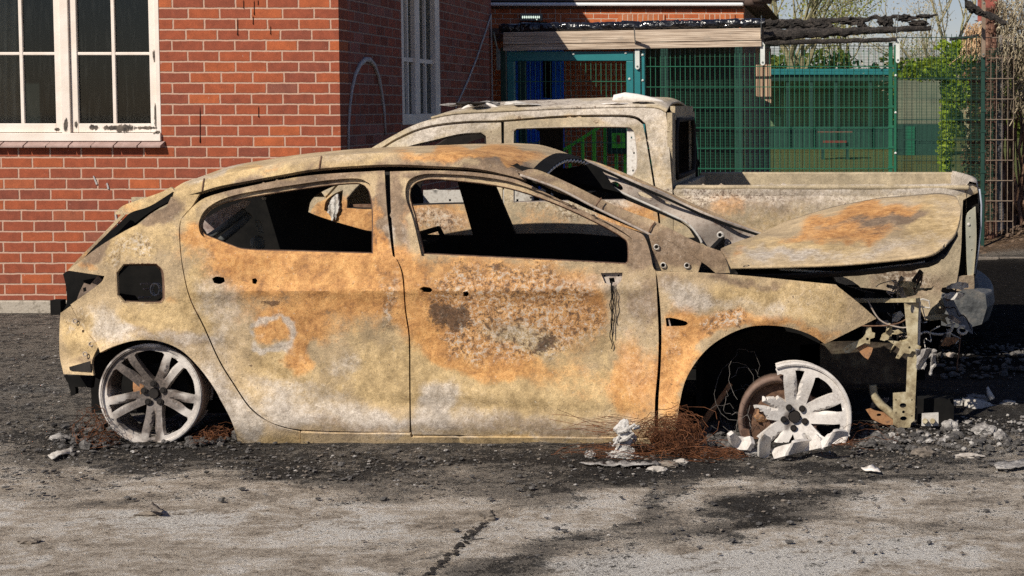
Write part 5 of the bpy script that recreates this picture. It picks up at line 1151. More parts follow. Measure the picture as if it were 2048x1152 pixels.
panel('lamp_recess', [(126, 548), (138, 542), (206, 551), (202, 565), (142, 609), (150, 612), (130, 625), (122, 630), (133, 606), (132, 575)], [], lambda u, v: 7.62, M_BLACK, car, 8, .05)
panel('lamp_bracket', [(160, 582), (168, 566), (180, 570), (196, 550), (206, 562), (186, 578), (165, 593), (152, 604)], [[(166, 576), (172, 574), (173, 582), (167, 584)]], 7.59, simple('bracket_brown', (.10, .07, .05), (.22, .16, .12), sc=30), car, 5, .006)
panel('back_panel', [(121, 626), (141, 612), (163, 650), (196, 694), (184, 722), (187, 751), (127, 748), (119, 708), (119, 656)], [[(164, 660), (168, 660), (168, 665), (164, 665)]], lambda u, v: Yc(u, 650)+.012*math.sin(v*.09)+.004, M_CAR, car, 6, .01, CARB)
for u, v in ((150, 642), (182, 688), (170, 708)): obj('rivet', MB().tube([P(u+4*math.cos(a), v+4*math.sin(a), Yc(u, 650)-.006) for a in [i*math.pi/5 for i in range(11)]], .0028, 5), M_MAUVE, car)
panel('panel_slot', [(138, 734), (180, 722), (182, 744), (140, 741)], [], lambda u, v: Yc(u, 650)-.014, M_DARK, car, 6, .003)
panel('hanging_bracket', [(128, 752), (186, 752), (182, 776), (150, 774), (152, 790), (143, 792), (137, 772)], [], 7.66, M_BLACK, car, 8, .03, jag=3)
panel('arch_bracket', [(186, 722), (200, 704), (204, 708), (226, 700), (208, 740), (200, 760), (186, 752)], [], 7.68, M_BLACK, car, 7, .03)
obj('tow_bracket', MB().box(P(101, 630, 8.2), P(132, 598, 8.26)), M_BLACK, car)
# front structure
M_BR = M_OLIVE
bd = [(1040, 352), (1116, 379), (1192, 418), (1294, 468), (1404, 525)]
obj('pillar_bead', MB().tube([P(u, v-2, 7.50) for u, v in lerp_poly(bd, 30)], .006, 6), M_MAUVE, car, smooth=True)
obj('pillar_bead', MB().tube([P(u, v, 9.10) for u, v in lerp_poly([(1192, 352), (1240, 383), (1285, 404), (1340, 429), (1375, 447), (1396, 471), (1404, 486)], 30)], .007, 6), M_STEELW, car, smooth=True)
FYs = 7.72
def plate(name, pts, holes=(), Y=FYs, mat=None, th=.006, st_=5, **k):
    hs = []
    for (u, v, ru, rv) in holes: hs.append([(u+ru*math.cos(a), v+rv*math.sin(a)) for a in [i*math.pi/5 for i in range(10)]])
    return panel(name, pts, hs, Y, mat or M_BR, car, st_, th, corner=25, **k)
plate('radiator_support', [(1786, 786), (1786, 849), (1797, 856), (1820, 855), (1822, 846), (1829, 841), (1831, 790), (1834, 722), (1836, 640), (1838, 606), (1808, 605), (1812, 650), (1816, 690), (1814, 730), (1812, 784)], [(1806, 811, 7, 5), (1807, 824, 3, 3), (1807, 837, 7, 4.5), (1825, 618, 4, 9), (1824, 800, 1.6, 1.6), (1792, 800, 1.6, 1.6), (1792, 826, 1.6, 1.6), (1824, 832, 1.6, 1.6)])
plate('support_flange', [(1812, 605), (1842, 603), (1840, 690), (1832, 690), (1820, 660)], Y=FYs+.02, mat=M_STEELW)
plate('lock_bracket', [(1776, 681), (1800, 683), (1822, 684), (1842, 693), (1838, 704), (1824, 702), (1820, 708), (1808, 706), (1798, 718), (1791, 716), (1800, 698)], [(1819, 695, 2.5, 2.5), (1796, 712, 1.6, 1.6), (1787, 684, 1.4, 1.4)], Y=FYs-.02)
plate('bumper_bolt_plate', [(1844, 828), (1877, 826), (1877, 852), (1843, 852)], mat=M_STEELW, th=.02)
for u in (1850, 1865): obj('bolt', MB().tube([P(u, 842, FYs-.002), P(u, 842, FYs-.03)], .013, 6), M_OLIVE, car)
plate('melted_trim', [(1833, 700), (1852, 698), (1870, 698), (1873, 704), (1871, 728), (1864, 738), (1861, 752), (1857, 749), (1862, 728), (1866, 710), (1854, 716), (1846, 738), (1834, 740)], Y=lambda u, v: FYs-.03+.02*math.sin(u*.3+v*.2), mat=M_ASH, th=.008, jag=2)
plate('hinge_arm', [(1685, 697), (1700, 688), (1722, 678), (1731, 668), (1733, 655), (1742, 655), (1744, 664), (1750, 666), (1749, 675), (1740, 678), (1740, 688), (1730, 686), (1712, 696), (1700, 706), (1690, 706)], [(1694, 698, 3, 3), (1735, 678, 3, 3)], Y=7.60)
plate('rusty_shard', [(1712, 694), (1728, 688), (1746, 696), (1742, 708), (1736, 719), (1726, 712)], Y=7.62, mat=M_RUST, th=.01)
obj('slam_panel', MB().bar(P(1700, 601, 7.9), P(1836, 600, 7.7), .04, .018), M_OLIVE, car)
obj('slam_bracket', MB().tube([P(u, v, 7.75) for u, v in ((1830, 603), (1846, 598), (1858, 602), (1860, 616), (1838, 613))], .004, 5), M_STEELW, car)
plate('mount_plate', [(1789, 584), (1812, 568), (1843, 566), (1838, 580), (1832, 590), (1812, 594), (1794, 592)], [(1800, 586, 2, 2), (1825, 575, 2, 2)], Y=8.3)
plate('mount_plate', [(1853, 636), (1862, 618), (1876, 606), (1890, 590), (1900, 592), (1896, 610), (1888, 630), (1896, 650), (1880, 640), (1866, 640)], [(1880, 615, 2, 2)], Y=8.6)
plate('bent_plate', [(1846, 634), (1880, 628), (1902, 630), (1884, 638), (1860, 642)], Y=8.5)
plate('drooping_sheet', [(1884, 590), (1893, 586), (1906, 598), (1920, 625), (1944, 650), (1946, 668), (1938, 664), (1912, 644), (1892, 620)], Y=8.5, mat=simple('blued_sheet', (.10, .11, .13), (.20, .21, .23), sc=10, rough=.6), th=.01)
for nm, pts, r_, m_ in (('coolant_pipe', [(1841, 668), (1852, 664), (1868, 668), (1890, 668), (1902, 662), (1905, 650), (1900, 640)], .006, M_STEELW), ('hose_clip', [(1925+9*math.cos(a), 660+8*math.sin(a)) for a in [i*.6 for i in range(10)]], .007, M_STEELW),
    ('hanging_wire', [(1921, 668), (1918, 700), (1914, 730), (1916, 742)], .004, M_RUSTD), ('hose', [(1745, 770), (1748, 790), (1760, 808), (1776, 822), (1788, 834)], .020, M_OLIVE), ('cable', [(1700, 650), (1740, 652), (1780, 650), (1810, 640), (1840, 610)], .004, M_RUSTD), ('cable', [(1735, 600), (1760, 640), (1800, 655), (1826, 652)], .004, M_MAUVE)):
    obj(nm, MB().tube([P(u, v, 8.2 if u > 1841 else 7.8) for u, v in (lerp_poly(pts, 24))], r_, 6), m_, car, smooth=True)
plate('wiring_fan', [(1760, 680), (1764, 668), (1778, 662), (1796, 660), (1806, 664), (1796, 668), (1780, 670), (1772, 682)], [(1785, 664, 4, 2)], Y=7.9, mat=M_OLIVE, jag=4)
plate('subframe_bracket', [(1732, 820), (1742, 818), (1750, 822), (1768, 826), (1786, 840), (1786, 850), (1766, 848), (1744, 838)], [(1758, 830, 5, 3)], Y=7.75, mat=M_RUST, th=.02)
obj('crossmember', MB().box(P(1835, 860, 7.85), P(1905, 790, 7.95)), M_BLACK, car)
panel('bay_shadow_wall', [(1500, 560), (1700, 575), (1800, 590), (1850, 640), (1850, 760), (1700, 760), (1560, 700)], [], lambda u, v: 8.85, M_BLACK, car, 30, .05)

# ---------------------------------------------------------------- wheels
RB = [(303, 790, 84, 86, 0, 'D', .50), (215, 800, 20, 50, 0, 'O', .5), (262, 735, 34, 46, 30, 'D', 1.1), (235, 745, 30, 34, 0, 'D', .5), (303, 787, 42, 38, 0, 'D', .8), (290, 740, 30, 40, 0, 'D', .7), (300, 855, 26, 44, 0, 'D', .9), (250, 840, 40, 26, 0, 'D', .35), (355, 800, 30, 12, 10, 'D', .5), (330, 745, 12, 30, 30, 'O', .6), (240, 870, 30, 18, 0, 'O', .7), (320, 700, 60, 8, 0, 'D', .6),
 (1590, 838, 16, 16, 0, 'D', 1.0), (1600, 905, 70, 12, 0, 'D', .4), (1540, 770, 12, 10, 0, 'D', .3)]
def wheel(name, cu, cv, rpx, Yw, off, keep=None, wide=False, mat=M_RIM, yaw=0, seed=0, squash=1.0, warp=None, sootf=None):
    c = P(cu, cv, Yw); Rm = rpx/F*Yw; w_ = thing(name, None, None); w_.parent = car; w_.location = c-root_loc(car)
    del_ = []
    def D(r, yy, a): return Vector((math.cos(R(a))*r, yy, math.sin(R(a))*r))
    holes = []
    for k in range(5):
        s = off+72*k
        holes.append([(.31, 36), (.52, 26), (.70, 22.5), (.81, 20.5), (.84, 24), (.845, 36), (.84, 48), (.81, 51.5), (.70, 49.5), (.52, 46)] if wide else [(.25, 36), (.45, 21), (.66, 17), (.845, 15.5), (.875, 19), (.882, 36), (.875, 53), (.845, 56.5), (.66, 55), (.45, 51)])
        holes[-1] = [(r*math.cos(R(s+a)), r*math.sin(R(s+a))) for r, a in holes[-1]]
        holes.append([(r*math.cos(R(s+a)), r*math.sin(R(s+a))) for r, a in ((.38, 0), (.60, 1.8), (.86, 5.6), (.86, -5.6), (.60, -1.8))])
        holes.append([(.20*math.cos(R(s+36))+.042*math.cos(t), .20*math.sin(R(s+36))+.042*math.sin(t)) for t in [i*math.pi/5 for i in range(10)]])
    holes.append([(.115*math.cos(t), .115*math.sin(t)) for t in [i*math.pi/6 for i in range(12)]])
    K = 300.0; outer = [(K*.955*math.cos(t), K*.955*math.sin(t)) for t in [i*2*math.pi/72 for i in range(72)]]
    hs = [resample(smooth_poly([(x*K, y*K) for x, y in h], 3, 24), 9) for h in holes]
    vs, fs = cdt(outer, hs, 13)
    if keep: fs = [f for f in fs if keep(sum(vs[i][0] for i in f)/3/K, sum(vs[i][1] for i in f)/3/K)]
    used = sorted({i for f in fs for i in f}); mp_ = {i: k for k, i in enumerate(used)}
    def place(x, y, yy):
        q = Vector((x*Rm, yy, y*Rm*squash))
        if warp: q = warp(q, x, y)
        return q
    mb = MB()
    for i in used:
        x, y = vs[i][0]/K, vs[i][1]/K; r = math.hypot(x, y); a = math.degrees(math.atan2(y, x))
        sp = abs(((a-off+36) % 72)-36)
        yy = .028*(1-r)**1.0+.012*sst(.5, .1, r)+(.018*math.exp(-((sp-0)/3.2)**2)*sst(.25, .5, r)*(1-sst(.8, .9, r)))-.012*math.exp(-((r-.75)/.2)**2)
        mb.v.append(place(x, y, yy))
    mb.f = [tuple(mp_[i] for i in reversed(f)) for f in fs]
    me = obj('rim', mb, mat, None, smooth=True); me.parent = w_; setpat(me.data, [proj(q+c) for q in mb.v], RB)
    s_ = me.modifiers.new('t', 'SOLIDIFY'); s_.thickness = .03; s_.offset = -1; crisp(me, 25)
    bm_ = MB(); prof = [(.955, .0), (.97, -.014), (1.0, -.012), (1.0, .01), (.955, .018), (.93, .05), (.90, .16), (.93, .17)]
    A = [i*5 for i in range(73)]
    rowsr = [[place(r*math.cos(R(a)), r*math.sin(R(a)), y) for a in A] for r, y in prof]
    g = MB(); bse = 0
    for i in range(len(rowsr)-1):
        for j in range(len(A)-1):
            am = R(A[j]+2.5)
            if keep and not keep(.99*math.cos(am), .99*math.sin(am)): continue
            n_ = len(g.v); g.v += [rowsr[i][j], rowsr[i][j+1], rowsr[i+1][j+1], rowsr[i+1][j]]; g.f.append((n_, n_+1, n_+2, n_+3))
    bo_ = obj('rim_flange', g, mat, None, smooth=False); bo_.parent = w_; setpat(bo_.data, [proj(q+c) for q in g.v], RB)
    bo_.modifiers.new('t', 'SOLIDIFY').thickness = .004
    for k in range(5):
        a = off+72*k+36; q = D(.20*Rm, .035, a); nb = obj('wheel_nut', MB().tube([q, q+Vector((0, -.018, 0))], .010, 6), M_DARK, None); nb.parent = w_
        n2 = obj('nut_socket', MB().tube([q+Vector((.0125*math.cos(t), -.012, .0125*math.sin(t))) for t in [i*math.pi/6 for i in range(13)]], .0035, 5), M_DARK, None); n2.parent = w_
    hb = obj('hub', MB().tube([(0, .02, 0), (0, .10, 0)], .085*Rm*1.15, 14), M_DARK, None); hb.parent = w_
    w_.rotation_euler = (0, 0, yaw)
    return w_, c, Rm
wr, c_, Rm = wheel('wheel', 303, 789, 102, 7.46, 55)
def disc(parent, dx, dz, r, y, mat, name='brake_disc'):
    m = MB(); A = [i*math.pi/18 for i in range(37)]
    prof = [(0, y), (r*.42, y), (r*.44, y+.02), (r*.97, y+.022), (r, y+.028), (r, y+.05), (0, y+.05)]
    m.grid([[Vector((dx+q*math.cos(a), yy, dz+q*math.sin(a))) for a in A] for q, yy in prof])
    o = obj(name, m, mat, None, smooth=False); o.parent = parent; return o
disc(wr, 0, 0, .13, .07, M_BLACK)
cal = obj('caliper', MB().lump((-.07, .05, .02), (.035, .03, .05), 2, .35, 4, 2), M_RUST, None); cal.parent = wr
def keepf(x, y):
    r = math.hypot(x, y); a = math.degrees(math.atan2(y, x)) % 360; jg = .10*noise.noise((x*7, y*7, 3))
    if 112 < a < 215 and r > (.60+.12*math.sin(a*.13)+jg): return False
    if 215 <= a < 262 and r > .72+jg: return False
    return True
def warpf(q, x, y):
    r = math.hypot(x, y); a = math.degrees(math.atan2(y, x)) % 360
    if 240 < a < 335 and r > .5:
        k = (r-.5)*sst(240, 262, a)*(1-sst(318, 335, a)); q = q+Vector((.02*k*math.sin(a), -.10*k, .10*k*abs(math.sin(a*.21))))
    if y < -.86: q.z = q.z*.97
    return q
wf_, cf, Rf = wheel('wheel', 1590, 836, 113, 7.42, 12, keep=keepf, wide=True, yaw=R(5), warp=warpf)
wf_['label'] = 'partly melted whitened wheel'; wr['label'] = 'ash-streaked wheel with sooty spokes'
disc(wf_, -.075, -.015, .165, .06, M_RUSTD)
o = obj('drum', MB().grid([[Vector((-.075+r_*math.cos(a), yy, -.015+r_*1.12*math.sin(a))) for a in [i*math.pi/20 for i in range(41)]] for r_, yy in ((.150, .05), (.172, .035), (.176, .05), (.172, .15))]), simple('brown_barrel', (.12, .075, .055), (.22, .145, .11), sc=20), None, smooth=True); o.parent = wf_; o.modifiers.new('t', 'SOLIDIFY').thickness = .004
for k, (x, z, s_) in enumerate(((.07, .05, .035), (.06, -.06, .04), (.10, .03, .02), (-.15, .0, .03))):
    o = obj('caliper', MB().lump((x, .07, z), (s_, .03, s_), 2, .45, 4, k), M_RUST, None); o.parent = wf_
# soot on the rear rim is a separate smoky material blend: see below
# ================================================================ the burnt pickup behind it
YP = 9.90
def Yp(u, v):
    o = 0
    if v < 405: o += (405-v)/338*.36
    if u > 1880: o += ((u-1880)/80)**2*.06
    o += .006*noise.noise((u*.012, v*.012, 9))
    if v > 405 and u < 1345: o -= .02*math.sin(math.pi*min(1, (v-405)/160))
    if u >= 1345: o += .02*math.exp(-((v-392)/10)**2)-.015*math.sin(math.pi*min(1, max(0, (v-400))/160))
    return YP+o
PB = [(1600, 430, 350, 60, 0, 'M', .38), (1750, 395, 160, 16, 0, 'D', .22), (1480, 470, 200, 60, 0, 'Y', .35), (1500, 380, 200, 14, 0, 'D', .30), (1340, 300, 16, 90, 0, 'D', .25), (950, 270, 120, 8, -5, 'D', .3), (1130, 245, 150, 5, 0, 'D', .35), (1650, 450, 200, 40, 0, 'Y', .3), (1100, 222, 260, 10, 0, 'W', .6), (1300, 350, 40, 60, 0, 'Y', .4), (900, 240, 200, 14, -5, 'W', .8), (1150, 225, 200, 9, -2, 'W', 1.0), (1100, 240, 200, 14, 0, 'O', .35), (850, 262, 60, 16, -28, 'W', .7), (930, 262, 90, 10, -6, 'W', .7), (1250, 225, 60, 20, 0, 'W', .7), (1280, 260, 40, 40, 0, 'F', .5), (1270, 300, 16, 70, 0, 'O', .4), (1320, 320, 20, 90, 0, 'Y', .5), (1010, 320, 30, 60, 0, 'M', .5),
 (870, 440, 46, 24, 0, 'F', 1.3), (880, 440, 60, 30, 0, 'W', .6), (860, 430, 100, 50, 0, 'O', .8), (700, 430, 90, 40, 0, 'O', 1.2), (650, 410, 20, 30, 0, 'Y', .8), (1130, 420, 150, 16, 8, 'F', .8), (1120, 460, 160, 40, 0, 'M', .5), (1080, 440, 90, 40, 0, 'O', .4), (1260, 430, 60, 40, 0, 'O', 1.0), (1180, 380, 90, 20, 20, 'W', 1.0), (1160, 400, 80, 20, 10, 'F', .9),
 (1500, 400, 160, 30, 0, 'M', .35), (1650, 430, 300, 60, 0, 'W', .42), (1320, 290, 40, 90, 0, 'W', .45), (1200, 300, 300, 90, 0, 'W', .25), (1450, 380, 120, 30, 0, 'F', .5), (1450, 420, 40, 30, 0, 'O', .7), (1390, 380, 40, 8, 0, 'W', .8), (1700, 374, 220, 6, 0, 'W', .5), (1880, 372, 70, 16, 0, 'W', 1.1), (1650, 400, 200, 14, 0, 'F', .5), (1400, 390, 60, 14, 0, 'F', .8), (1820, 560, 60, 30, 0, 'F', 1.2), (1820, 570, 90, 40, 0, 'M', .8), (1500, 440, 120, 40, 0, 'Y', .3), (1560, 385, 260, 20, 0, 'W', .35)]
pk = thing('burnt_pickup', 'burnt-out double-cab pickup with open load bed, parked behind the hatchback', 'pickup truck', tuple(GP(1300, 730))[:1]+(9.9, 0))
cab = [(640, 380), (700, 326), (740, 298), (790, 269), (830, 249), (870, 237), (920, 229), (1000, 225), (1127, 219), (1250, 216), (1310, 217), (1332, 226), (1338, 290), (1343, 360), (1346, 410), (1345, 640), (1304, 640), (1321, 470), (1315, 405), (1310, 367), (1297, 286), (1291, 247), (1270, 232), (1223, 229), (1120, 231), (1006, 240), (933, 242), (875, 248), (837, 257), (804, 271), (772, 289), (700, 341), (650, 394)]
panel('cab_side', cab, [], Yp, M_PICK, pk, 8, .03, PB, corner=38)
fdo = [(652, 397), (702, 345), (772, 294), (804, 276), (837, 262), (875, 253), (933, 247), (1002, 245), (1005, 404), (1004, 640), (640, 640), (620, 470), (619, 430), (634, 406)]
fho = [(694, 416), (694, 396), (716, 372), (760, 336), (790, 311), (814, 294), (869, 280), (920, 268), (962, 265), (972, 272), (976, 340), (978, 407), (850, 410), (745, 418)]
tri = [(648, 420), (652, 402), (668, 388), (686, 380), (684, 400), (680, 424), (664, 430)]
rdo = [(1008, 244), (1120, 236), (1223, 234), (1267, 237), (1286, 249), (1293, 286), (1306, 367), (1311, 405), (1317, 470), (1300, 640), (1008, 640)]
rho = [(1027, 263), (1034, 257), (1140, 254), (1256, 254), (1268, 262), (1274, 300), (1274, 336), (1266, 350), (1256, 360), (1254, 400), (1150, 402), (1027, 405)]
pf = panel('door', fdo, [fho, tri], Yp, M_PICK, pk, 8, .02, PB, corner=38)
sub(rim('window_flange', fho, Yp, M_DARK, pk, .05, 3), pf)
pr_ = panel('door', rdo, [rho], Yp, M_PICK, pk, 8, .02, PB, corner=38)
sub(rim('window_flange', rho, Yp, M_MAUVE, pk, .05, 2), pr_)
sub(panel('door_jamb', [(1254, 254), (1270, 260), (1277, 300), (1276, 340), (1266, 356), (1254, 362)], [(lambda a, b: [(a-1.5, b-2), (a+1.5, b-2), (a+1.5, b+2), (a-1.5, b+2)])(a, b) for a, b in ((1263, 275), (1268, 306), (1266, 341))], lambda u, v: Yp(u, v)+.035, M_STEELW, pk, 5, .01), pr_)
sub(panel('melted_mirror', [(660, 405), (668, 392), (676, 388), (678, 402), (676, 420), (672, 440), (668, 424), (664, 446), (660, 430), (655, 425)], [], lambda u, v: Yp(u, v)-.02+.004*math.sin(u*.6), M_STEELW, pk, 3, .01, jag=2.5), pf)
panel('door_backing', [(640, 420), (700, 424), (1000, 412), (1310, 410), (1320, 640), (640, 640)], [], YP+.10, M_DARK, pk, 60, .04)
obj('belt_rail', MB().box(P(700, 415, YP+.04), P(1300, 408, YP+.07)), M_RUSTD, pk)
# far side, same outline carried 1.7 m back
def far_(pts, k=9.9/11.6): return [(1700+(u-1700)*k, 213+(v-213)*k) for u, v in pts]
fc = [(640, 640), (640, 385), (700, 326), (740, 298), (790, 269), (830, 249), (870, 237), (920, 229), (1000, 225), (1127, 219), (1250, 216), (1310, 217), (1332, 226), (1343, 360), (1345, 640)]
panel('cab_side', far_(fc), [far_(fho), far_(rho[:3]+[(1250, 254), (1254, 262), (1254, 400), (1150, 402), (1027, 405)])], lambda u, v: 11.6-max(0, (377-v))/290*.36, M_DARK, pk, 9, .03, corner=38)
panel('door_inner', far_([(700, 409), (1004, 407), (1004, 640), (700, 640)]), [far_([(a, b), (a+5, b), (a+5, b+5), (a, b+5)]) for a, b in ((760, 430), (800, 424), (826, 432), (850, 426), (880, 436), (918, 430), (950, 424))], 11.52, M_STEELW, pk, 8, .01)
rail_ = [(700, 326), (740, 298), (790, 269), (830, 249), (870, 237), (920, 229), (1000, 225), (1127, 219), (1250, 216), (1310, 217), (1332, 226)]
rows = []
for (u, v) in lerp_poly(rail_, 60):
    a = P(u, v, Yp(u, v)); yc = 10.78; row = []
    h = .055*sst(780, 930, u)
    for k in range(17):
        s = k/16; y = lerp(a.y, 2*yc-a.y, s); e = 1-abs(2*s-1)**2.6
        x = a.x + (0.03*math.sin(math.pi*s) if u < 900 else 0)
        row.append(Vector((x, y, a.z+h*e+.006*noise.noise((a.x*5, y*4, 1))*(1 if 0 < k < 16 else 0))))
    rows.append(row[:]) if u > 860 else rows.append([row[0]]*1+[row[0].lerp(row[0]+Vector((0, .03, .0)), min(1, k/3)) for k in range(16)])
rows2 = [r for r in rows if len({tuple(q) for q in r}) > 6]
ro2 = obj('roof', MB().grid(rows2), M_PICK, pk, smooth=True, pat=[(1100, 212, 300, 14, 0, 'W', 1.0), (1000, 212, 200, 10, 0, 'D', .5)]); ro2.modifiers.new('t', 'SOLIDIFY').thickness = .015
rx = P(1334, 300, YP+.1).x
rear = MB()
zt_, zb_ = P(1334, 222, 10.05).z, P(1347, 380, 9.9).z-.55
ya, yb, wa, wb = 10.02, 11.50, 10.20, 11.36; wz0, wz1 = P(1346, 356, 10.2).z, P(1346, 240, 10.2).z
for q in (((rx, ya, zb_), (rx+.03, wa, zt_-.01)), ((rx, wb, zb_), (rx+.03, yb, zt_-.01)), ((rx, wa+.0005, zb_), (rx+.029, wb-.0005, wz0)), ((rx, wa+.0005, wz1), (rx+.029, wb-.0005, zt_+.03))): rear.box(*q)
rb = obj('back_panel', rear, M_PICK, pk, pat=[(1370, 230, 40, 30, 0, 'D', .5), (1370, 370, 50, 40, 0, 'F', 1.0)])
wr_ = MB().tube([(rx+.034, y, z) for y, z in ((wa+.05, wz0), (wa, wz0+.06), (wa, wz1-.08), (wa+.08, wz1), (wb-.08, wz1), (wb, wz1-.08), (wb, wz0+.06), (wb-.05, wz0), (wa+.05, wz0))], .016, 6); sub(obj('window_rim', wr_, M_DARK, pk, smooth=True), rb)
obj('seat_back', MB().box((rx-.55, 10.15, .3), (rx-.50, 11.4, .98)), M_BLACK, pk)
obj('seat_frame', MB().tube([P(u, v, 10.9) for u, v in ((1075, 430), (1068, 330), (1066, 296), (1082, 290), (1092, 330), (1100, 430))], .018, 6), M_DARK, pk)
# load bed
bed = [(1347, 381), (1354, 374), (1420, 371), (1600, 369), (1800, 369), (1914, 367), (1946, 368), (1959, 375), (1960, 384), (1945, 390), (1926, 400), (1924, 440), (1922, 500), (1914, 560), (1900, 610), (1880, 640), (1760, 640), (1735, 590), (1690, 555), (1600, 538), (1510, 555), (1465, 600), (1450, 640), (1347, 640)]
bs = panel('bed_side', bed, [], Yp, M_PICK, pk, 8, .02, PB, corner=38)
zr = P(1600, 370, 9.9).z; xb0 = P(1350, 400, 9.9).x; xb1 = P(1957, 400, 9.9).x
obj('bed_rail', MB().box((xb0, 9.93, zr-.03), (xb1-.05, 10.0, zr-.004)), M_PICK, pk, bevel=.01)
fbm = MB().box((xb0, 11.55, .35), (xb1, 11.62, zr+.01)); fo = obj('bed_side', fbm, M_PICK, pk, bevel=.01)
obj('bulkhead', MB().box((xb0, 10.0, .35), (xb0+.04, 11.549, zr-.01)), M_PICK, pk, bevel=.005)
tg = MB(); tr_ = []
for k in range(9):
    y = lerp(9.95, 11.6, k/8); bow = .05*math.sin(math.pi*k/8)
    tr_.append([(xb1-.07+bow, y, .40), (xb1-.07+bow, y, zr-.01), (xb1-.05+bow, y, zr+.02), (xb1-.01+bow, y, zr+.01), (xb1+bow, y, zr-.05), (xb1+.01+bow, y, .8), (xb1-.02+bow, y, .52), (xb1-.06+bow, y, .40)])
tgo = obj('tailgate', tg.grid(tr_), M_PICK, pk, smooth=True, pat=[(1930, 360, 60, 16, 0, 'W', 1.2)]); 
obj('bed_floor', MB().box((xb0+.04, 10.0, .50), (xb1-.07, 11.549, .53)), M_DARK, pk)
panel('lamp_recess', [(1926, 398), (1960, 384), (1962, 430), (1956, 500), (1948, 560), (1900, 612), (1912, 560), (1920, 500), (1923, 440)], [], lambda u, v: Yp(u, v)+.07, M_BLACK, pk, 12, .02)
panel('lamp_mount', [(1933, 431), (1951, 413), (1953, 481), (1947, 551), (1936, 553), (1932, 471)], [(lambda a, b: [(a-1.5, b-1.5), (a+1.5, b-1.5), (a+1.5, b+1.5), (a-1.5, b+1.5)])(a, b) for a, b in ((1940, 436), (1940, 474), (1944, 500))], lambda u, v: Yp(u, v)+.03, simple('bed_zinc', (.36, .35, .27), (.48, .46, .36), sc=20), pk, 6, .01)
obj('lamp_bolt', MB().lump(P(1937, 449, 9.95), (.012, .01, .012), 2, .1), M_STEELW, pk)
obj('tailgate_edge', MB().tube([P(u, v, 9.97) for u, v in ((1959, 378), (1963, 410), (1962, 450), (1957, 500), (1949, 548))], .006, 6), simple('blue_edge', (.25, .28, .33), (.36, .38, .42), sc=20), pk, smooth=True)
panel('corner_panel', [(1914, 560), (1920, 553), (1948, 551), (1948, 580), (1938, 598), (1922, 604), (1916, 640), (1900, 640)], [], lambda u, v: Yp(u, v)+.01, M_PICK, pk, 8, .02, [(1925, 570, 40, 60, 0, 'M', .7)])
M_BUMP = simple('scorched_chrome', (.03, .032, .034), (.085, .088, .088), sc=12, rough=.6, c3=(.17, .155, .135), bump=.6, dist=.01)
bmr = []
for k in range(13):
    s = k/12; y = lerp(9.86, 11.65, s); bow = .10*math.sin(math.pi*min(1, max(0, s*1.0)))**.5
    bmr.append([(xb1-.08+bow*.2, y, .19), (xb1+.02+bow, y, .22), (xb1+.05+bow, y, .32), (xb1+.04+bow, y, .40), (xb1-.02+bow*.6, y, .42), (xb1-.10+bow*.2, y, .42)])
bp_ = MB().grid(bmr); bp_.add([bmr[0][i] for i in range(6)], [(5, 4, 3, 2, 1, 0)]); bp_.add([(bmr[0][0][0]-.14, 9.88, .21), bmr[0][0], bmr[0][5], (bmr[0][5][0]-.12, 9.90, .40)], [(0, 1, 2, 3)])
obj('bumper', bp_, M_BUMP, pk, smooth=False, bevel=.012)
obj('chassis', MB().box((-3.6, 10.3, .12), (xb1-.1, 11.3, .30)), M_BLACK, pk)
# nose (hidden by the hatchback from here, real from elsewhere)
ns_ = []
for k in range(9):
    y = lerp(9.95, 11.55, k/8); c_ = .05*math.sin(math.pi*k/8)
    ns_.append([(-3.05, y, 1.03+c_), (-3.6, y, .99+c_), (-4.1, y, .93+c_), (-4.3-c_, y, .80), (-4.36-c_, y, .5), (-4.30, y, .28)])
obj('bonnet', MB().grid(ns_), M_PICK, pk, smooth=True)
for y in (9.95, 11.55): obj('wing', MB().box((-4.28, y-.02, .55), (-3.05, y+.02, .97)), M_PICK, pk)
for x in (-3.75, P(1600, 600, 9.9).x):
    for y in (9.98, 11.3):
        wm = MB().tube([(x, y, .22), (x, y+.2, .22)], .22, 20); wo_ = obj('wheel', wm, M_RUSTD, pk)
        sub(obj('hub', MB().tube([(x, y-.02, .22), (x, y, .22)], .09, 12), M_DARK, pk), wo_)
# things left on the roof
def arc(u0, u1, vb, h, Y, r, n=12): return [P(lerp(u0, u1, i/n), vb-h*math.sin(math.pi*min(1, (i/n)*1.0))**.7, Y) for i in range(n+1)], [r*(.5+.8*math.sin(math.pi*(i+.5)/(n+1))) for i in range(n+1)]
a_, r_ = arc(924, 1000, 219, 10, 10.2, .012); obj('roof_bar_foot', MB().tube(a_, r_, 8), M_ASHM, pk, smooth=True)
bl = MB(); bl.grid([[P(lerp(1226, 1335, s), 208-17*math.sin(math.pi*min(1, s*1.25)**.75 if s < .8 else math.pi*(.85+.75*(s-.8)))*(1-q*.7)+q*3, 10.25+.25*q+.06*math.sin(s*6)) for s in [i/16 for i in range(17)]] for q in (0, .3, .6, 1)]); 
o = obj('warped_roof_bar', MB().tube([P(u, v, 10.3) for u, v in ((1226, 208), (1232, 198), (1250, 196), (1275, 198), (1300, 202), (1322, 206), (1340, 212))], [.012, .030, .036, .032, .026, .018, .006], 10), M_ASHM, pk, smooth=True)
fl = random.Random(5)
for k in range(22):
    u = fl.uniform(880, 1330); q = P(u, 220, fl.uniform(10.1, 10.9)); q.z = zt_+.035+fl.uniform(0, .012)
    obj('roof_scrap', MB().lump(q, (fl.uniform(.03, .09), fl.uniform(.03, .08), fl.uniform(.006, .014)), 2, .7, 5, k), fl.choice((M_ASHM, M_ASH, M_DARK, M_STEELW)), pk)

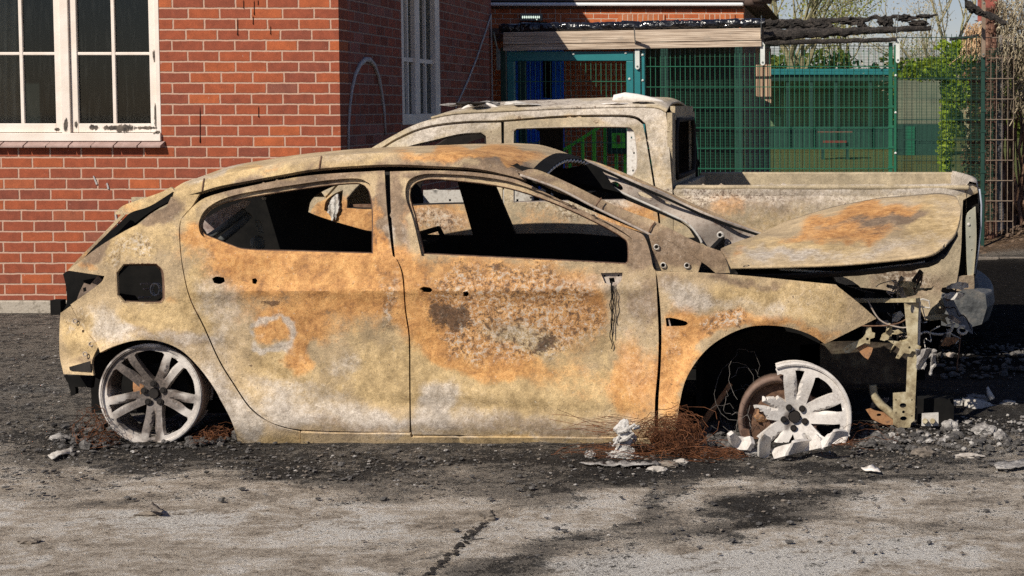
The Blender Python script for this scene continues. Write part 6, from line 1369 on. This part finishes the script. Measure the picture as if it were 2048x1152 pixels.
# crumpled scraps of the hatchback's nose, hanging between bumper beam and pickup
cr_ = random.Random(21)
MS_ = (M_OLIVE, M_OLIVE, M_STEELW, M_MAUVE, M_DARK, M_RUST, M_ASH)
for k in range(34):
    u, v = cr_.uniform(1775, 1925), cr_.uniform(560, 715)
    if k > 24: u, v = cr_.uniform(1700, 1790), cr_.uniform(640, 700)
    if k > 29: u, v = cr_.uniform(1735, 1800), cr_.uniform(790, 850)
    a = cr_.uniform(0, 3.14); L, W = cr_.uniform(9, 26), cr_.uniform(3, 9); pts = []
    for t_, w_ in ((-1, -.6), (-.4, -1), (.2, -.8), (1, -.5), (.9, .4), (.3, 1.1), (-.5, .8), (-1.1, .5)):
        x, y = t_*L, w_*W; pts.append((u+x*math.cos(a)-y*math.sin(a)+cr_.gauss(0, 1.2), v+x*math.sin(a)+y*math.cos(a)+cr_.gauss(0, 1.2)))
    yy = cr_.uniform(7.75, 8.35); b1, b2 = cr_.uniform(.004, .03), cr_.uniform(.1, .3)
    plate('crumpled_plate', pts, [(u, v, 1.6, 1.6)] if k % 3 == 0 else (), Y=(lambda yy, b1, b2: (lambda u, v: yy+b1*math.sin(u*b2+v*b2*.7)))(yy, b1, b2), mat=MS_[k % 7], th=.004, jag=2)
for k in range(16):
    u, v = cr_.uniform(1770, 1920), cr_.uniform(560, 680); pts = [(u, v)]
    for i in range(5): pts.append((pts[-1][0]+cr_.gauss(2, 12), pts[-1][1]+cr_.gauss(8, 10)))
    yy = cr_.uniform(7.8, 8.3); obj('loose_wire', MB().tube([P(a, b, yy+.03*math.sin(i)) for i, (a, b) in enumerate(lerp_poly(pts, 16))], cr_.uniform(.0018, .005), 5), (M_DARK, M_MAUVE, M_RUSTD, M_STEELW)[k % 4], car)
# ================================================================ debris on the ground
def gitem(name, label, cat, u, v, rx, ry, rz, mat, seed, amp=.45, sub_=3, fr=4, group=None, dz=0):
    c = GP(u, v); m = MB().lump((c.x, c.y, rz*.45+dz), (rx, ry, rz), sub_, amp, fr, seed)
    return tag(obj(name, m, mat), label, cat, group)
# melted upright ash lump by the wire nest
M_ASHL = simple('pale_slag', (.25, .23, .21), (.55, .52, .48), sc=35, rough=.9, bump=.9, dist=.01, c3=(.68, .65, .61))
c = GP(1250, 915); sg_ = MB()
prof_ = [(1247, 914, .032), (1248, 904, .036), (1249, 892, .030), (1252, 880, .033), (1251, 868, .031), (1247, 857, .028), (1249, 846, .018), (1251, 838, .006)]
rws = []
for i, (u, v, r) in enumerate(lerp_poly(prof_, 40)):
    q = P(u, v, c.y); rws.append([q+Vector((math.cos(t)*r*(1+.75*noise.fractal(Vector((math.cos(t)*1.3, math.sin(t)*1.3, v*.06)), .8, 2, 5)), math.sin(t)*r*.8, .006*noise.noise((t, v*.1, 0)))) for t in [k*math.pi/14 for k in range(29)]])
sg_.grid(rws)
for du, dv, r in ((-20, 6, (.030, .03, .020)), (10, 8, (.034, .03, .014)), (22, -52, (.018, .012, .008)), (-16, -26, (.013, .013, .012))): sg_.lump(tuple(P(1250+du, 906+dv, c.y)), r, 3, .9, 6, du*3+dv)
for a, b in (((1236, 866), (1270, 848)), ((1236, 884), (1268, 866)), ((1238, 872), (1226, 892))): sg_.tube([P(a[0], a[1], c.y-.03), P((a[0]+b[0])/2+1, (a[1]+b[1])/2+3, c.y-.038), P(b[0], b[1], c.y-.03)], [.006, .009, .005], 6)
tag(obj('ash_lump', sg_, M_ASHL), 'pale melted ash figure standing in front of the rusty wire nest', 'ash lump')
for args in (
 ('stone', 'dark brown stone alone on pale concrete below the front door', 'stone', 974, 1041, .031, .024, .024, M_STONE, 1),
 ('char_lump', 'flat black crust lump near the bottom left corner', 'char lump', 57, 1085, .036, .022, .012, M_STONE, 2),
 ('char_lump', 'curled black crust flake on pale concrete below the rear wheel', 'char lump', 298, 1031, .05, .016, .010, M_STONE, 3),
 ('stone', 'smooth pale stone in front of the white strip, nearest the camera', 'stone', 1314, 943, .042, .03, .016, M_PALEST, 4),
 ('stone', 'flat brownish stone behind the smooth pale stone', 'stone', 1335, 932, .055, .03, .013, M_STONE, 5),
 ('stone', 'small grey stone at the tip of the flat brownish stone', 'stone', 1362, 926, .03, .022, .012, M_PALEST, 6),
 ('ash_chunk', 'small white ash chunk left of the melted ash figure', 'ash chunk', 1180, 915, .022, .016, .022, M_ASH, 7),
 ('ash_chunk', 'grey clinker chunk just right of the melted ash figure', 'ash chunk', 1308, 902, .025, .02, .018, M_ASH, 8),
 ('ash_chunk', 'grey block of ash below the crumpled radiator', 'ash chunk', 1968, 868, .055, .035, .035, M_ASH, 9),
 ('ash_chunk', 'white ash clump under the bolted bumper plate', 'ash chunk', 1898, 862, .04, .03, .035, M_ASH, 10),
 ('ash_chunk', 'long pale ash flake on the soot right of the front wheel', 'ash chunk', 1935, 915, .06, .02, .012, M_PALEST, 11),
 ('ash_chunk', 'white crumb on the soot near the right edge', 'ash chunk', 2000, 880, .03, .02, .03, M_ASH, 12),
 ('ash_chunk', 'grey lump under the bolted bumper plate, nearer the camera', 'ash chunk', 1848, 912, .05, .03, .025, M_STONE, 13),
 ('ash_chunk', 'white crumbs beside the broken end of the front wheel', 'ash chunk', 1505, 912, .03, .02, .022, M_ASH, 14),
 ('ash_chunk', 'crusty pale clump left of the rear wheel', 'ash chunk', 118, 880, .045, .03, .018, M_ASH, 15)):
    gitem(*args)
def shard(name, label, pts, Y, mat, bend=.02, cat='metal shard', th=.006, tilt=0):
    vb = max(v for _, v in pts)
    o = panel(name, pts, [], lambda u, v: Y+bend*math.sin(u*.09+v*.05)+tilt*(vb-v), mat, None, 5, th, corner=25)
    return tag(o, label, cat)
yb = GP(1500, 915).y
shard('rim_fragment', 'broken pale rim corner lying left of the front wheel', [(1459, 872), (1468, 866), (1480, 876), (1500, 872), (1503, 886), (1494, 900), (1478, 899), (1464, 892)], yb, M_RIM, .03, 'rim fragment', .02)
shard('rim_fragment', 'speckled upright rim piece leaning at the front wheel foot', [(1519, 880), (1528, 868), (1542, 876), (1540, 905), (1534, 918), (1518, 914)], yb-.05, M_STEELW, .03, 'rim fragment', .012)
shard('rim_fragment', 'long crumpled rim strip under the front wheel', [(1542, 900), (1560, 892), (1596, 884), (1624, 880), (1632, 868), (1640, 876), (1640, 896), (1600, 905), (1570, 912), (1548, 918)], yb-.06, M_RIM, .05, 'rim fragment', .018)
shard('rim_fragment', 'torn rim strip below the right side of the front wheel', [(1640, 884), (1655, 868), (1676, 862), (1696, 864), (1700, 872), (1680, 876), (1660, 890), (1644, 896)], yb-.05, M_RIM, .04, 'rim fragment', .018)
shard('hub_cap', 'small round brown cap behind the broken rim corner', [(1481, 862), (1488, 858), (1498, 860), (1500, 870), (1494, 876), (1484, 873)], yb+.06, M_RUSTD, .0, 'cap', .02)
def flat(name, label, pts, mat, cat, h=.006, curl=.012):
    L = resample(smooth_poly(pts, 3, 40), 5); vs, fs = cdt(L, [], 6); m = MB()
    m.v = [GP(u, v)+Vector((0, 0, h+curl*(1+noise.noise((u*.08, v*.2, 3))))) for u, v in vs]; m.f = fs
    o = obj(name, m, mat, smooth=True); o.modifiers.new('t', 'SOLIDIFY').thickness = .004; return tag(o, label, cat)
flat('ash_strip', 'long thin whitish strip on the soot below the ash figure', [(1160, 933), (1200, 931), (1260, 932), (1310, 932), (1322, 935), (1300, 937), (1240, 938), (1180, 936)], M_ASH, 'strip')
flat('metal_flake', 'thin grey metal flake below the rear wheel', [(96, 919), (118, 908), (145, 904), (146, 910), (124, 918), (104, 925)], M_STEELW, 'metal flake')
flat('metal_flake', 'small white curled flake below the front wheel', [(1722, 943), (1740, 938), (1756, 944), (1762, 952), (1748, 950), (1730, 948)], M_ASHM, 'metal flake')
flat('metal_flake', 'pale ribbed strip at the right edge below the radiator', [(1985, 935), (2010, 930), (2050, 926), (2052, 940), (2015, 946), (1992, 944)], M_ASH, 'metal flake')
flat('metal_flake', 'curled flake beside the black crust on pale concrete', [(285, 1030), (305, 1022), (318, 1028), (326, 1036), (300, 1036)], M_STONE, 'metal flake', .01, .02)
# crumpled radiator
ra_ = thing('radiator', 'crumpled radiator core on the ground at the right edge', 'radiator', tuple(GP(1990, 870)))
Yr_ = 8.35
core = MB(); fins = MB()
top = lerp_poly([(1925, 800), (1950, 800), (1990, 814), (2030, 828), (2075, 838)], 60); bot = lerp_poly([(1928, 818), (1955, 826), (1990, 838), (2030, 852), (2075, 864)], 60)
for i in range(61):
    y = Yr_-.05*math.sin(i*.1); core_ = None
    if i % 1 == 0: fins.bar(P(top[i][0]+3, top[i][1], y-.02), P(bot[i][0]+3, bot[i][1], y-.05), .004, .012)
core.grid([[P(u, v, Yr_+.02) for u, v in top], [P(u, v, Yr_-.01) for u, v in bot]])
obj('core', core, M_BLACK, ra_).modifiers.new('t', 'SOLIDIFY').thickness = .02
obj('fins', fins, M_STEELW, ra_)
for nm, pts, r in (('top_tank', top, .014), ('bottom_tank', bot, .018)): obj(nm, MB().tube([P(u, v, Yr_-.03) for u, v in pts], [r*(1+.5*noise.noise((i*.4, r*99, 0))) for i in range(61)], 6), M_ASH, ra_)
obj('end_block', MB().box(P(1906, 812, Yr_-.03), P(1924, 798, Yr_+.03)), M_STEELW, ra_, bevel=.004)
obj('pipe', MB().tube([P(u, v, Yr_-.06) for u, v in ((1955, 832), (1975, 838), (1995, 843), (2010, 852))], [.014, .016, .018, .012], 8), M_STEELW, ra_, smooth=True)
obj('pipe', MB().tube([P(u, v, Yr_) for u, v in ((1975, 774), (1978, 786), (1984, 798))], [.006, .014, .018], 7), M_STEELW, ra_, smooth=True)
m = MB()
rr_ = random.Random(8)
for k in range(9): q = P(rr_.uniform(1940, 2060), 0, Yr_+.05); q.z = P(q.x, lerp(800, 822, (proj(q)[0]-1940)/120)-4, Yr_).z; m.lump(q, (.035, .03, .016), 2, .8, 5, k)
obj('ash_crust', m, M_ASH, ra_)
# nests of tyre wire
def nest(name, label, regions, n, mat, seed, Y, rw=.0010):
    r = random.Random(seed); m = MB()
    for k in range(n):
        cu, cv, ru, rv = r.choice(regions); c0 = P(cu, cv, Y+r.gauss(0, .07)); kx = ru/F*Y; kz = rv/F*Y
        ph = r.uniform(0, 6.28); tw = r.uniform(.6, 1.2); sz = r.uniform(.25, 1.05); ox, oz = r.gauss(0, .30)*kx, r.gauss(0, .28)*kz
        span = r.uniform(1.5, 6.5); pts = []
        for i in range(15):
            t = ph+span*i/14; q = c0+Vector((ox+kx*sz*math.cos(t)+.012*r.gauss(0, 1)*.5, r.uniform(-.01, .01)+.08*math.sin(t*tw+ph), oz+kz*sz*math.sin(t)*.9+.006*r.gauss(0, 1)))
            q.z = max(.004, q.z); pts.append(q)
        m.tube(pts, rw*r.uniform(.7, 1.3), 3, False)
    return tag(obj(name, m, mat), label, 'wire nest', None, 'stuff')
nest('wire_tangle', 'rust orange nest of burnt tyre wire in front of the front wheel arch', [(1350, 868, 54, 40), (1310, 878, 42, 32), (1368, 880, 40, 34), (1340, 852, 50, 26)], 200, M_WIRE, 2, 7.22)
nest('wire_tangle', 'low rusty wire spread below the sill toward the front wheel', [(1250, 902, 100, 14), (1400, 905, 80, 16), (1430, 912, 60, 9)], 110, M_WIRE, 3, 7.15)
nest('wire_tangle', 'small rusty wire nest left of the rear wheel', [(185, 850, 26, 34), (205, 880, 30, 12)], 45, M_WIRE, 4, 7.4)
nest('wire_tangle', 'dark wire hoops inside the front wheel arch', [(1470, 840, 45, 50), (1490, 800, 40, 60)], 12, M_WIREG, 5, 7.5)
nest('wire_tangle', 'rusty wire wisps right of the front wheel', [(1740, 880, 60, 26), (1690, 890, 40, 16)], 18, M_WIRE, 6, 7.4)
nest('wire_tangle', 'rusty wire behind the rear wheel under the arch', [(430, 868, 34, 14)], 26, M_WIRE, 7, 7.4)
m = MB(); r = random.Random(6)
for k in range(34):
    a = (r.uniform(1200, 1330), r.uniform(835, 880)); L = r.uniform(40, 110); d = r.gauss(0, .15)
    m.tube([P(a[0]-L*t, a[1]+d*L*t+4*math.sin(3*t+k), 7.22+r.gauss(0, .01)) for t in (0, .25, .5, .75, 1)], .0011, 3, False)
tag(obj('wire_wisps', m, M_WIRE), 'fine rusty wires fanning left across the foot of the front door', 'wires', None, 'stuff')
# loose rubble and char grit
M_CRUMB = simple('char_crumb', (.03, .027, .025), (.10, .092, .085), sc=60, rough=.9, bump=1, dist=.01, c3=(.20, .185, .17))
def rubble(name, label, n, mats, seed, regions, smin, smax, flatn=.5):
    r = random.Random(seed); m = MB(); bm = bmesh.new(); bmesh.ops.create_icosphere(bm, subdivisions=1, radius=1); BV = [q.co.copy() for q in bm.verts]; BF = [tuple(x.index for x in f.verts) for f in bm.faces]; bm.free()
    for k in range(n):
        u0, u1, v0, v1 = r.choice(regions); u, v = r.uniform(u0, u1), r.uniform(v0, v1); c = GP(u, v)
        if r.random() > charval(c.x, c.y)+.12: continue
        s = smin*(smax/smin)**(r.random()**2.2); a, b, d = s*r.uniform(.6, 1.3), s*r.uniform(.6, 1.2), s*flatn*r.uniform(.4, 1.1); th = r.uniform(0, 6.28); cs, sn = math.cos(th), math.sin(th)
        vs = []
        for q in BV:
            kq = 1+.5*noise.noise(q*1.7+Vector((k*.7, 0, 0))); x, y, z = q.x*a*kq, q.y*b*kq, q.z*d*kq; vs.append((c.x+x*cs-y*sn, c.y+x*sn+y*cs, max(-.002, z+d*.4+.008)))
        n0 = len(m.v); m.v += [Vector(q) for q in vs]; m.f += [tuple(i+n0 for i in f) for f in BF]
    return tag(obj(name, m, mats), label, name.replace('_', ' '), None, 'stuff')
ALL = [(-60, 2100, 895, 960), (-60, 2100, 870, 1000), (900, 2100, 960, 1130), (0, 130, 640, 900), (1700, 2100, 840, 940), (0, 900, 900, 1010)]
rubble('char_rubble', 'loose black char crumbs strewn over the scorched ground', 5000, M_CRUMB, 1, ALL, .0025, .016)
rubble('ash_crumbs', 'pale ash crumbs strewn over the scorched ground', 1500, M_ASH, 2, ALL, .002, .011)
rubble('grit', 'grey-brown grit scattered on the ground around the car', 3800, M_STONE, 3, ALL+[(-60, 2100, 960, 1150)], .0025, .011)
rubble('scorched_heap', 'dark burnt heap of crusts under and beside the car', 900, M_CRUMB, 4, [(1720, 2080, 860, 905), (100, 480, 850, 900), (1380, 1500, 850, 900), (1880, 2100, 690, 760)], .010, .032, .7)
rubble('ash_rubble', 'grey ash and scrap crumbs heaped around the radiator', 230, M_ASH, 12, [(1900, 2090, 835, 905), (1720, 1900, 868, 890)], .005, .022, .7)
cr2 = random.Random(14); m = MB()
for k in range(120):
    t_ = cr2.random(); c = GP(lerp(990, 850, t_)+cr2.gauss(0, 5), lerp(1028, 1160, t_)+cr2.gauss(0, 2.5)); s = cr2.uniform(.002, .009)
    m.lump((c.x, c.y, .006), (s*1.4, s, s*.6), 1, .6, 3, k)
tag(obj('crack_grit', m, M_CHARW), 'dark grit filling the diagonal crack in the pale concrete', 'grit', None, 'stuff')
rs = random.Random(9); m = MB()
for k in range(1500):
    x, y = rs.uniform(.6, 5), rs.uniform(16.5, 21); s = rs.uniform(.012, .05); m.lump((x, y, mound(x, y)), (s, s, s*.6), 1, .5, 3, k)
tag(obj('soil_clods', m, simple('soil_clod', (.07, .045, .03), (.17, .115, .075), sc=30, rough=.95)), 'brown soil clods on the bank behind the pickup', 'soil', None, 'stuff')
